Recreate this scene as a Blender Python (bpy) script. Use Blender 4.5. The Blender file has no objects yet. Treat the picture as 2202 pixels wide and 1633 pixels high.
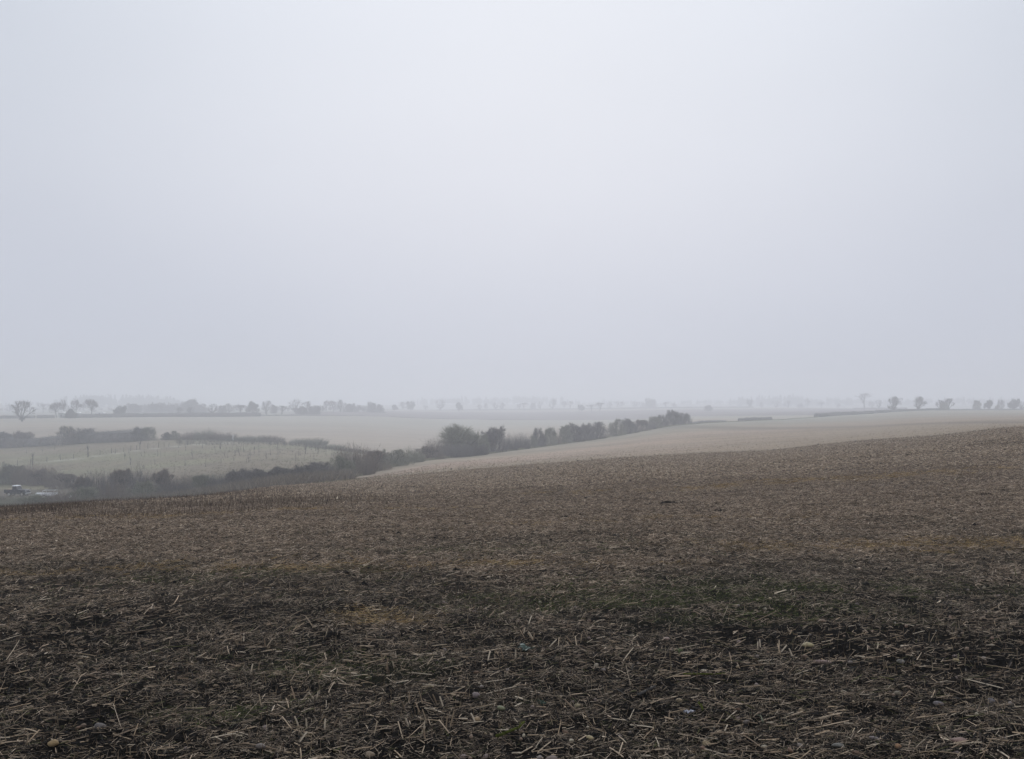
import bpy, math, random
import numpy as np
from mathutils import Vector, Matrix

random.seed(7)
RNG = np.random.default_rng(7)
scene = bpy.context.scene
COL = scene.collection

# ------------------------------------------------------------------ camera, sky, sun, exposure
F, UC, V0, EYE = 2160.0, 1101.0, 880.0, 1.65      # focal length and principal column in photo pixels, horizon row, eye height
cam_d = bpy.data.cameras.new('camera')
cam_d.sensor_width = 36.0
cam_d.lens = 36.0 * F / 2202.0
cam_d.shift_y = 63.5 / 2202.0
cam_d.clip_start = 0.1
cam_d.clip_end = 9000.0
cam = bpy.data.objects.new('camera', cam_d)
COL.objects.link(cam)
cam.location = (0, 0, EYE)
cam.rotation_euler = (math.radians(90), 0, 0)
scene.camera = cam

SUN_EL, SUN_AZ = math.radians(25), math.radians(1.5)     # veiled sun ahead of the camera
sun_dir = Vector((math.sin(SUN_AZ) * math.cos(SUN_EL), math.cos(SUN_AZ) * math.cos(SUN_EL), math.sin(SUN_EL)))

world = bpy.data.worlds.new('World')
scene.world = world
world.use_nodes = True
nt = world.node_tree
nt.nodes.clear()
def N(tree, typ, **kw):
    n = tree.nodes.new(typ)
    for k, v in kw.items():
        if k == 'inp':
            for kk, vv in v.items():
                n.inputs[kk].default_value = vv
        else:
            setattr(n, k, v)
    return n
out = N(nt, 'ShaderNodeOutputWorld')
bg = N(nt, 'ShaderNodeBackground', inp={'Strength': 1.0})
tc = N(nt, 'ShaderNodeTexCoord')
nsky = N(nt, 'ShaderNodeTexSky', sky_type='NISHITA', sun_disc=False)
nsky.sun_elevation = SUN_EL
nsky.sun_rotation = SUN_AZ
nsky.air_density = 1.0
nsky.dust_density = 5.0
sep = N(nt, 'ShaderNodeSeparateXYZ')
nt.links.new(tc.outputs['Generated'], sep.inputs[0])
elev = N(nt, 'ShaderNodeValToRGB')                       # overcast sheet: grey low down, lighter upwards
cr = elev.color_ramp
cr.interpolation = 'CARDINAL'
SKY = [(0.0, (.550, .585, .677)), (.078, (.566, .602, .700)), (.20, (.622, .655, .739)), (.35, (.645, .690, .772)), (.6, (.71, .765, .86)), (1.0, (.80, .865, .98))]
while len(cr.elements) < len(SKY):
    cr.elements.new(.5)
for e, (p, c) in zip(cr.elements, SKY):
    e.position = p
    e.color = (*c, 1)
nt.links.new(sep.outputs['Z'], elev.inputs['Fac'])
dot = N(nt, 'ShaderNodeVectorMath', operation='DOT_PRODUCT')
dot.inputs[1].default_value = sun_dir
nt.links.new(tc.outputs['Generated'], dot.inputs[0])
glow = N(nt, 'ShaderNodeMapRange', interpolation_type='SMOOTHSTEP', inp={'From Min': .866, 'From Max': 1.0, 'To Min': 0.0, 'To Max': 1.0})
nt.links.new(dot.outputs['Value'], glow.inputs['Value'])
cloudn = N(nt, 'ShaderNodeTexNoise', inp={'Scale': 2.2, 'Detail': 3.0, 'Roughness': .5})
stretch = N(nt, 'ShaderNodeMapping')
stretch.inputs['Scale'].default_value = (1.0, 1.0, 2.2)
nt.links.new(tc.outputs['Generated'], stretch.inputs['Vector'])
nt.links.new(stretch.outputs['Vector'], cloudn.inputs['Vector'])
cl = N(nt, 'ShaderNodeMapRange', inp={'From Min': .3, 'From Max': .7, 'To Min': -.016, 'To Max': .016})
nt.links.new(cloudn.outputs['Fac'], cl.inputs['Value'])
gcol = N(nt, 'ShaderNodeMix', data_type='RGBA', blend_type='ADD', inp={'Factor': 1.0})
gsc = N(nt, 'ShaderNodeVectorMath', operation='SCALE')
gsc.inputs[0].default_value = (.14, .13, .125)
nt.links.new(glow.outputs['Result'], gsc.inputs['Scale'])
nt.links.new(elev.outputs['Color'], gcol.inputs['A'])
nt.links.new(gsc.outputs['Vector'], gcol.inputs['B'])
ccol = N(nt, 'ShaderNodeVectorMath', operation='ADD')
cvec = N(nt, 'ShaderNodeCombineXYZ')
for k in range(3):
    nt.links.new(cl.outputs['Result'], cvec.inputs[k])
nt.links.new(gcol.outputs['Result'], ccol.inputs[0])
nt.links.new(cvec.outputs[0], ccol.inputs[1])
nsc = N(nt, 'ShaderNodeVectorMath', operation='SCALE', inp={'Scale': .05})
nt.links.new(nsky.outputs['Color'], nsc.inputs[0])
smix = N(nt, 'ShaderNodeMix', data_type='RGBA', inp={'Factor': .985})
nt.links.new(nsc.outputs['Vector'], smix.inputs['A'])
nt.links.new(ccol.outputs['Vector'], smix.inputs['B'])
nt.links.new(smix.outputs['Result'], bg.inputs['Color'])
nt.links.new(bg.outputs[0], out.inputs[0])

sun_d = bpy.data.lights.new('sun', 'SUN')
sun_d.energy = 1.1
sun_d.angle = math.radians(25)
sun_d.color = (1.0, .985, .97)
sun = bpy.data.objects.new('sun', sun_d)
COL.objects.link(sun)
sun.rotation_euler = (-sun_dir).to_track_quat('-Z', 'Y').to_euler()

vs = scene.view_settings
scene.display_settings.display_device = 'sRGB'
vs.view_transform = 'Standard'
vs.look = 'None'
vs.exposure = 0.0
vs.gamma = 1.0
vs.use_curve_mapping = False
scene.render.engine = 'CYCLES'
cy = scene.cycles
cy.use_denoising = True
cy.denoiser = 'OPENIMAGEDENOISE'
cy.denoising_input_passes = 'RGB_ALBEDO_NORMAL'
cy.denoising_prefilter = 'ACCURATE'
cy.max_bounces = 5
cy.diffuse_bounces = 3
cy.glossy_bounces = 2
cy.volume_bounces = 1
cy.use_adaptive_sampling = False

HAZE_DENSITY = 0.00123
FAR = 3000.0

# ------------------------------------------------------------------ small helpers
def tag(o, label=None, cat=None, group=None, kind=None):
    if label: o['label'] = label
    if cat: o['category'] = cat
    if group: o['group'] = group
    if kind: o['kind'] = kind
    return o

def mesh_np(name, verts, faces, mat, col=None, smooth=False, mats=None):
    """faces: int array (n,3) or (n,4)."""
    verts = np.ascontiguousarray(verts, dtype=np.float32)
    faces = np.ascontiguousarray(faces, dtype=np.int32)
    me = bpy.data.meshes.new(name)
    n, k = faces.shape
    me.vertices.add(len(verts))
    me.vertices.foreach_set('co', verts.ravel())
    me.loops.add(n * k)
    me.loops.foreach_set('vertex_index', faces.ravel())
    me.polygons.add(n)
    me.polygons.foreach_set('loop_start', np.arange(0, n * k, k, dtype=np.int32))
    me.polygons.foreach_set('use_smooth', np.full(n, smooth, dtype=bool))
    if col is not None:
        a = me.attributes.new('Col', 'FLOAT_COLOR', 'POINT')
        c = np.ones((len(verts), 4), dtype=np.float32)
        c[:, :3] = col
        a.data.foreach_set('color', c.ravel())
    me.update(calc_edges=True)
    if mat: me.materials.append(mat)
    return me

def add(name, me, parent=None, loc=None):
    o = bpy.data.objects.new(name, me)
    COL.objects.link(o)
    if parent: o.parent = parent
    if loc is not None: o.location = loc
    return o

def empty(name, loc, rz=0.0, scale=None):
    o = bpy.data.objects.new(name, None)
    o.empty_display_size = .2
    COL.objects.link(o)
    o.location = loc
    o.rotation_euler = (0, 0, rz)
    if scale is not None: o.scale = scale
    return o

class MB:
    """Collects boxes, tubes and lumps; build() links them as one mesh object."""
    def __init__(self): self.v, self.f = [], []
    def poly(self, pts, faces):
        b = len(self.v)
        self.v += [tuple(p) for p in pts]
        self.f += [tuple(i + b for i in q) for q in faces]
    def box(self, x0, x1, y0, y1, z0, z1, ch=0.0):
        p = [(x0,y0,z0),(x1,y0,z0),(x1,y1,z0),(x0,y1,z0),(x0+ch,y0+ch,z1),(x1-ch,y0+ch,z1),(x1-ch,y1-ch,z1),(x0+ch,y1-ch,z1)]
        self.poly(p, [(3,2,1,0),(4,5,6,7),(0,1,5,4),(1,2,6,5),(2,3,7,6),(3,0,4,7)])
    def prism(self, prof, y0, y1):
        """profile in x-z extruded along y."""
        n = len(prof)
        p = [(x, y0, z) for x, z in prof] + [(x, y1, z) for x, z in prof]
        fs = [tuple(range(n)), tuple(range(2*n-1, n-1, -1))]
        fs += [(i, i + n, (i+1) % n + n, (i+1) % n) for i in range(n)]
        self.poly(p, fs)
    def tube(self, a, b, r0, r1=None, n=8):
        r1 = r0 if r1 is None else r1
        a, b = Vector(a), Vector(b)
        d = (b - a).normalized()
        u = d.cross(Vector((0, 0, 1)) if abs(d.z) < .9 else Vector((1, 0, 0))).normalized()
        w = d.cross(u)
        p = []
        for c, r in ((a, r0), (b, r1)):
            p += [c + (u * math.cos(t) + w * math.sin(t)) * r for t in [2*math.pi*i/n for i in range(n)]]
        fs = [(i, (i+1) % n, (i+1) % n + n, i + n) for i in range(n)] + [tuple(range(n-1, -1, -1)), tuple(range(n, 2*n))]
        self.poly(p, fs)
    def build(self, name, mat, parent=None, smooth=False):
        me = bpy.data.meshes.new(name)
        me.from_pydata(self.v, [], self.f)
        me.update()
        me.materials.append(mat)
        if smooth:
            for p in me.polygons: p.use_smooth = True
        return add(name, me, parent)

def _hash(ix, iy, s):
    h = (ix.astype(np.int64) * 374761393 + iy.astype(np.int64) * 668265263 + s * 1442695041) & 0xffffffff
    h = ((h ^ (h >> 13)) * 1274126177) & 0xffffffff
    return ((h ^ (h >> 16)) & 0xffff) / 65535.0
def vnoise(x, y, s=0):
    ix, iy = np.floor(x), np.floor(y)
    fx, fy = x - ix, y - iy
    fx, fy = fx*fx*(3-2*fx), fy*fy*(3-2*fy)
    a, b = _hash(ix, iy, s), _hash(ix+1, iy, s)
    c, d = _hash(ix, iy+1, s), _hash(ix+1, iy+1, s)
    return (a*(1-fx)+b*fx)*(1-fy) + (c*(1-fx)+d*fx)*fy
def fbm(x, y, s=0, o=4):
    t, a, n = 0, 1.0, 0
    for k in range(o):
        t = t + a * vnoise(x * 2**k + 13.7*k, y * 2**k - 7.1*k, s + k)
        n += a
        a *= .5
    return t / n

# ------------------------------------------------------------------ materials
def mat(name, base, rough=.9, spec=.3, var=0.0, vscale=5.0, attr=False, bump=0.0, bscale=40.0, objrand=0.0, metal=0.0):
    m = bpy.data.materials.new(name)
    m.use_nodes = True
    t = m.node_tree
    b = t.nodes['Principled BSDF']
    b.inputs['Roughness'].default_value = rough
    b.inputs['Specular IOR Level'].default_value = spec
    b.inputs['Metallic'].default_value = metal
    if attr:
        a = N(t, 'ShaderNodeAttribute', attribute_name='Col')
        src = a.outputs['Color']
    else:
        r = N(t, 'ShaderNodeRGB')
        r.outputs[0].default_value = (*base, 1)
        src = r.outputs[0]
    geo = N(t, 'ShaderNodeNewGeometry')
    if var > 0:
        tcx = N(t, 'ShaderNodeTexCoord')
        n = N(t, 'ShaderNodeTexNoise', inp={'Scale': vscale, 'Detail': 4.0, 'Roughness': .65})
        t.links.new(tcx.outputs['Object'], n.inputs['Vector'])
        mr = N(t, 'ShaderNodeMapRange', inp={'From Min': .3, 'From Max': .7, 'To Min': 1-var, 'To Max': 1+var})
        t.links.new(n.outputs['Fac'], mr.inputs['Value'])
        sc = N(t, 'ShaderNodeVectorMath', operation='SCALE')
        t.links.new(src, sc.inputs[0]); t.links.new(mr.outputs['Result'], sc.inputs['Scale'])
        src = sc.outputs['Vector']
    if objrand > 0:
        oi = N(t, 'ShaderNodeObjectInfo')
        mr = N(t, 'ShaderNodeMapRange', inp={'To Min': 1-objrand, 'To Max': 1+objrand})
        t.links.new(oi.outputs['Random'], mr.inputs['Value'])
        sc = N(t, 'ShaderNodeVectorMath', operation='SCALE')
        t.links.new(src, sc.inputs[0]); t.links.new(mr.outputs['Result'], sc.inputs['Scale'])
        src = sc.outputs['Vector']
    t.links.new(src, b.inputs['Base Color'])
    if bump > 0:
        n2 = N(t, 'ShaderNodeTexNoise', inp={'Scale': bscale, 'Detail': 5.0, 'Roughness': .7})
        t.links.new(geo.outputs['Position'], n2.inputs['Vector'])
        bp = N(t, 'ShaderNodeBump', inp={'Strength': bump, 'Distance': .02})
        t.links.new(n2.outputs['Fac'], bp.inputs['Height'])
        t.links.new(bp.outputs['Normal'], b.inputs['Normal'])
    return m

def ground_mat(name, fine=30.0, famp=.35, mid=3.0, mamp=.2, bump=.5, rough=.95, bdist=.02, spec=.2):
    """vertex colour (large scale) times two noises, and relief."""
    m = bpy.data.materials.new(name)
    m.use_nodes = True
    t = m.node_tree
    b = t.nodes['Principled BSDF']
    b.inputs['Roughness'].default_value = rough
    b.inputs['Specular IOR Level'].default_value = spec
    a = N(t, 'ShaderNodeAttribute', attribute_name='Col')
    geo = N(t, 'ShaderNodeNewGeometry')
    src = a.outputs['Color']
    for sc_, amp in ((fine, famp), (mid, mamp), (fine*4.3, famp*.8)):
        n = N(t, 'ShaderNodeTexNoise', inp={'Scale': sc_, 'Detail': 3.0, 'Roughness': .6})
        t.links.new(geo.outputs['Position'], n.inputs['Vector'])
        mr = N(t, 'ShaderNodeMapRange', inp={'From Min': .25, 'From Max': .75, 'To Min': 1-amp, 'To Max': 1+amp})
        t.links.new(n.outputs['Fac'], mr.inputs['Value'])
        s = N(t, 'ShaderNodeVectorMath', operation='SCALE')
        t.links.new(src, s.inputs[0]); t.links.new(mr.outputs['Result'], s.inputs['Scale'])
        src = s.outputs['Vector']
    t.links.new(src, b.inputs['Base Color'])
    n2 = N(t, 'ShaderNodeTexNoise', inp={'Scale': fine, 'Detail': 6.0, 'Roughness': .72})
    t.links.new(geo.outputs['Position'], n2.inputs['Vector'])
    bp = N(t, 'ShaderNodeBump', inp={'Strength': bump, 'Distance': bdist})
    t.links.new(n2.outputs['Fac'], bp.inputs['Height'])
    t.links.new(bp.outputs['Normal'], b.inputs['Normal'])
    return m

M = {
    'soil': ground_mat('wet_soil', 24, .5, 2.0, .2, 1.0, .95, .035, 0.0),
    'crop': ground_mat('seedling_soil', 5, .32, .6, .12, .8, .95, .08),
    'meadow': ground_mat('rough_grass', 2.5, .18, .3, .14, .5, .95, .15),
    'field': ground_mat('pale_field_soil', 1.5, .12, .12, .08, .4, .95, .1),
    'straw': mat('straw', (.3, .24, .16), .7, .12, attr=True, var=.2, vscale=30, objrand=.16),
    'litter': mat('dead_litter', (.1, .1, .1), .9, .03, attr=True),
    'stone': mat('flint', (.2, .17, .14), .7, .35, var=.25, vscale=40, bump=.5, bscale=120, attr=True),
    'moss': mat('moss', (.10, .115, .02), .95, .1, var=.5, vscale=60, bump=1, bscale=200),
    'bark_dark': mat('bark_dark', (.055, .05, .046), .9, .2, var=.2, vscale=1.5, objrand=.15),
    'bark_green': mat('lichen_bark', (.12, .125, .085), .9, .2, var=.25, vscale=1.2, objrand=.12),
    'twig_dark': mat('twig_dark', (.125, .115, .108), .9, .2, var=.3, vscale=.9, objrand=.22),
    'twig_green': mat('twig_lichen', (.21, .21, .155), .9, .2, var=.3, vscale=.8, objrand=.15),
    'twig_brown': mat('twig_brown', (.19, .155, .125), .9, .2, var=.3, vscale=.8, objrand=.2),
    'twig_birch': mat('twig_birch', (.13, .105, .10), .9, .2, var=.2, vscale=.8, objrand=.15),
    'twig_pale': mat('twig_pale', (.30, .27, .20), .9, .2, var=.3, vscale=.8, objrand=.15),
    'ivy': mat('ivy_leaf', (.05, .06, .045), .7, .3, var=.4, vscale=1.2, objrand=.2),
    'conifer': mat('conifer_needles', (.035, .045, .03), .9, .2, var=.4, vscale=.6, objrand=.2),
    'post': mat('weathered_post', (.10, .09, .08), .9, .2, var=.3, vscale=6, objrand=.2),
    'guard': mat('tree_guard', (.10, .09, .075), .7, .3, objrand=.4),
}

# ------------------------------------------------------------------ the lie of the land
# along each bearing (photo column) the ground passes through (distance, photo row); z follows from the eye height
PROF = {
 -700: [(15,1180),(25,1125),(33,1104),(50,1108),(120,1120),(165,1096),(190,1070),(215,1050),(270,1010),(330,980),(390,965),(480,925),(570,908),(650,900),(900,893),(1500,881),(2300,872)],
 0:    [(15,1175),(25,1119),(33,1098),(48,1102),(120,1105),(165,1090),(185,1071),(200,1061),(218,1046),(270,1003),(330,976),(385,964),(480,921),(560,907),(640,900),(900,893),(1500,881),(2300,872)],
 200:  [(15,1168),(25,1112),(35,1086),(50,1088),(120,1094),(165,1078),(185,1062),(205,1046),(260,1000),(310,970),(365,953),(480,919),(570,905),(650,898),(900,890),(1500,880),(2300,872)],
 400:  [(15,1162),(25,1107),(40,1075),(58,1075),(110,1078),(150,1066),(180,1040),(210,1019),(260,985),(310,961),(340,947),(400,938),(520,913),(640,900),(680,896),(900,889),(1500,880),(2300,872)],
 600:  [(15,1157),(28,1089),(50,1056),(80,1047),(115,1046),(145,1038),(170,1020),(210,996),(260,974),(310,957),(340,950),(430,934),(540,914),(670,899),(720,894),(950,887),(1500,879),(2300,872)],
 760:  [(15,1152),(28,1085),(48,1058),(72,1042),(100,1032),(135,1029),(160,1022),(200,1000),(250,980),(320,962),(450,932),(560,914),(680,901),(760,894),(1000,886),(1500,879),(2300,872)],
 980:  [(15,1146),(28,1079),(45,1049),(72,1026),(105,1010),(160,996),(215,987),(238,983),(300,972),(420,946),(560,923),(700,907),(770,903),(1000,892),(1400,883),(1700,884),(2300,870)],
 1100: [(15,1142),(28,1073),(45,1040),(72,1016),(105,1002),(170,987),(240,973),(265,969),(330,958),(420,938),(600,916),(740,907),(800,903),(1050,891),(1400,882),(1700,884),(2300,870)],
 1300: [(15,1137),(28,1064),(45,1024),(78,996),(110,985),(190,967),(270,950),(325,942),(400,930),(500,917),(650,909),(760,904),(1050,888),(1400,880),(1700,883),(2300,870)],
 1500: [(15,1133),(28,1056),(45,1014),(78,986),(108,973),(200,946),(300,924),(415,911),(480,905),(600,899),(720,895),(1000,885),(1400,878),(1700,882),(2300,869)],
 1640: [(15,1131),(28,1048),(45,1004),(80,977),(104,968),(200,937),(330,917),(480,905),(600,897),(750,891),(1000,885),(1400,877),(1700,882),(2300,869)],
 1850: [(15,1126),(28,1038),(45,988),(80,958),(110,947),(190,928),(300,913),(420,903),(600,891),(800,885),(1000,882),(1400,878),(1700,882),(2300,868)],
 2000: [(15,1122),(28,1030),(45,975),(75,946),(98,938),(160,921),(270,907),(400,897),(550,887),(660,883),(850,884),(1100,882),(1500,881),(2300,868)],
 2202: [(15,1116),(28,1018),(45,958),(68,928),(88,919),(120,916),(200,907),(350,896),(520,887),(680,882),(850,884),(1100,881),(1500,880),(2300,868)],
 2900: [(15,1108),(28,1004),(45,944),(65,920),(85,912),(120,908),(200,902),(350,893),(520,886),(680,881),(850,884),(1100,881),(1500,880),(2300,868)],
}
def pchip(x, y, xi):
    x, y = np.asarray(x, float), np.asarray(y, float)
    h = np.diff(x); d = np.diff(y) / h
    m = np.zeros_like(x)
    w1, w2 = 2*h[1:] + h[:-1], h[1:] + 2*h[:-1]
    same = d[:-1] * d[1:] > 0
    with np.errstate(divide='ignore', invalid='ignore'):
        m[1:-1] = np.where(same, (w1 + w2) / (w1 / d[:-1] + w2 / d[1:]), 0)
    m[0], m[-1] = d[0], d[-1]
    i = np.clip(np.searchsorted(x, xi) - 1, 0, len(h) - 1)
    t = (xi - x[i]) / h[i]
    t = np.clip(t, 0, 1)
    return ((1+2*t)*(1-t)**2*y[i] + t*(1-t)**2*h[i]*m[i] + t*t*(3-2*t)*y[i+1] + t*t*(t-1)*h[i]*m[i+1])
LR = np.linspace(math.log(1.0), math.log(3200.0), 900)
UG = np.linspace(-700, 2900, 361)
_us = sorted(PROF)
_T = []
for u in _us:
    k = math.sqrt(1 + ((u - UC) / F)**2)
    pts = [(1.0, 0.0), (3.0, 0.0), (6.0, -.0)] + [(Y * k, EYE - (v - V0) / F * Y) for Y, v in PROF[u]]
    rl, zl = pts[-1]
    pts.append((3200.0, zl + 3))
    _T.append(pchip([math.log(p[0]) for p in pts], [p[1] for p in pts], LR))
_T = np.array(_T)
TAB = np.array([pchip(_us, _T[:, j], UG) for j in range(len(LR))]).T      # (u, r)
kern = np.exp(-np.linspace(-2, 2, 9)**2); kern /= kern.sum()
TAB = np.apply_along_axis(lambda c: np.convolve(np.pad(c, 4, mode='edge'), kern, 'valid'), 0, TAB)
BACK = -0.012 * np.maximum(np.exp(LR) - 8, 0) ** .9
AZ0, AZ1 = math.atan((-700 - UC) / F), math.atan((2900 - UC) / F)
def plan(x, y):
    """photo column and depth of a place (clamped at the sides), with the share of 'behind'."""
    az = np.arctan2(x, y); r = np.hypot(x, y)
    azc = np.clip(az, AZ0, AZ1)
    w = np.clip(np.maximum(az - AZ1, AZ0 - az) / (math.pi - AZ1), 0, 1)
    return UC + F * np.tan(azc), r * np.cos(azc), r, w*w*(3-2*w)
def base_h(x, y):
    x, y = np.asarray(x, float), np.asarray(y, float)
    u, Y, r, w = plan(x, y)
    lr = np.clip(np.log(np.maximum(r, 1.0)), LR[0], LR[-1])
    fu = np.clip((u - UG[0]) / (UG[1] - UG[0]), 0, len(UG) - 1.001); iu = fu.astype(int); tu = fu - iu
    fr = np.clip((lr - LR[0]) / (LR[1] - LR[0]), 0, len(LR) - 1.001); ir = fr.astype(int); tr = fr - ir
    z = (TAB[iu, ir]*(1-tu) + TAB[iu+1, ir]*tu)*(1-tr) + (TAB[iu, ir+1]*(1-tu) + TAB[iu+1, ir+1]*tu)*tr
    zb = BACK[ir]*(1-tr) + BACK[ir+1]*tr
    return z*(1-w) + zb*w
def ibound(pts):
    us, ys = zip(*pts)
    return lambda u: np.interp(u, us, ys)
B1 = ibound([(-700,60),(0,75),(400,86),(700,92),(760,94),(980,101),(1100,104),(1300,103),(1500,104),(1640,100),(1850,110),(2000,98),(2202,89),(2900,86)])
B2 = ibound([(-700,190),(0,165),(200,158),(400,150),(600,143),(760,152),(980,238),(1100,265),(1300,325),(1500,415),(1640,480),(1800,570),(1980,655),(2202,700),(2900,760)])
B3 = ibound([(-700,420),(0,388),(200,365),(300,352),(400,342),(600,335),(760,300),(900,215),(980,0),(2900,0)])
B4 = ibound([(-700,650),(0,650),(400,672),(600,700),(760,740),(980,780),(1100,790),(1300,760),(1500,690),(1640,660),(1800,600),(1900,0),(2900,0)])
B5 = ibound([(-700,0),(480,0),(640,900),(800,1200),(900,1400),(2202,1400),(2900,1400)])
def micro(x, y, u, Y, r):
    """clods, ruts and swells of the stubble field."""
    near = np.clip((1 - r / 60.0) * 1.6, 0, 1)
    z = (fbm(x*.35, y*.35, 3, 2) - .5) * .16 + (fbm(x*2.1, y*2.1, 11, 3) - .5) * .07 * near
    z = z + (np.maximum(fbm(x*7.5, y*7.5, 21, 3), .42) - .42) * .085 * np.clip(1 - r/26, 0, 1)
    return z * np.clip((B1(u) - Y) / 8, 0, 1) * np.clip((r - 1) / 3, 0, 1)
def H(x, y):
    x, y = np.asarray(x, float), np.asarray(y, float)
    u, Y, r, w = plan(x, y)
    far = (fbm(x*.03, y*.03, 40, 3) - .5) * np.clip((r - 120) / 200, 0, 1) * .5
    return base_h(x, y) + micro(x, y, u, Y, r) + far
def H1(x, y): return float(H(np.array([x]), np.array([y]))[0])
OCHRE = [(850, 8.1, .50, .34, 1.0), (1010, 11.0, 2.6, .40, .7), (2060, 12.4, 3.0, .55, 1.0), (160, 11.6, 2.4, .5, .5), (1300, 16.5, 4.0, .6, .4), (1750, 30, 6, 1.5, .4), (500, 24, 6, 1.2, .4)]
GREEN = [(1450, 9.2, 2.0, .9, 1.0), (1130, 8.6, .9, .5, .6), (1700, 8.2, 1.2, .5, .6), (1100, 12.5, 2.0, .8, .5), (530, 10.5, 1.6, .6, .4), (2050, 9.3, 1.3, .5, .5), (700, 6.6, .7, .4, .6), (470, 5.6, .4, .2, .8)]
def patches(x, y, L):
    t = np.zeros_like(x)
    nz = (fbm(x*1.6, y*2.4, 610, 3) - .5) * 2.2
    for u, Y, a, b, k in L:
        cx = (u - UC) / F * Y
        d = ((x - cx) / a)**2 + ((y - Y) / b)**2
        t = np.maximum(t, np.clip(1.15 - d*.75 + nz, 0, 1) * k * np.clip(2.2 - d*.8, 0, 1))
    return np.clip(t, 0, 1)
def P(u, Y): return ((u - UC) / F * Y, Y)
def zrow(v, Y): return EYE - (v - V0) / F * Y

# ------------------------------------------------------------------ ground sheets
rad = [1.2]
while rad[-1] < FAR - 100:
    r = rad[-1]
    st = .0075 if r < 14 else (.0075 + (.015 - .0075) * min(1, math.log(r / 14) / 1.2))
    rad.append(r * (1 + st))
rad = np.array(rad)
fine = np.radians(np.arange(-34, 34.01, .2))
side = np.radians(np.concatenate([np.arange(35, 60, 1.0), np.arange(60, 181, 5.0)]))
azs = np.concatenate([-side[::-1][1:], fine, side])           # -175 .. 180
nR, nA = len(rad), len(azs)
AZ, RR = np.meshgrid(azs, rad, indexing='ij')
GX, GY = RR * np.sin(AZ), RR * np.cos(AZ)
gu, gY, gr, gw = plan(GX, GY)
GZ = H(GX, GY)

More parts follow.
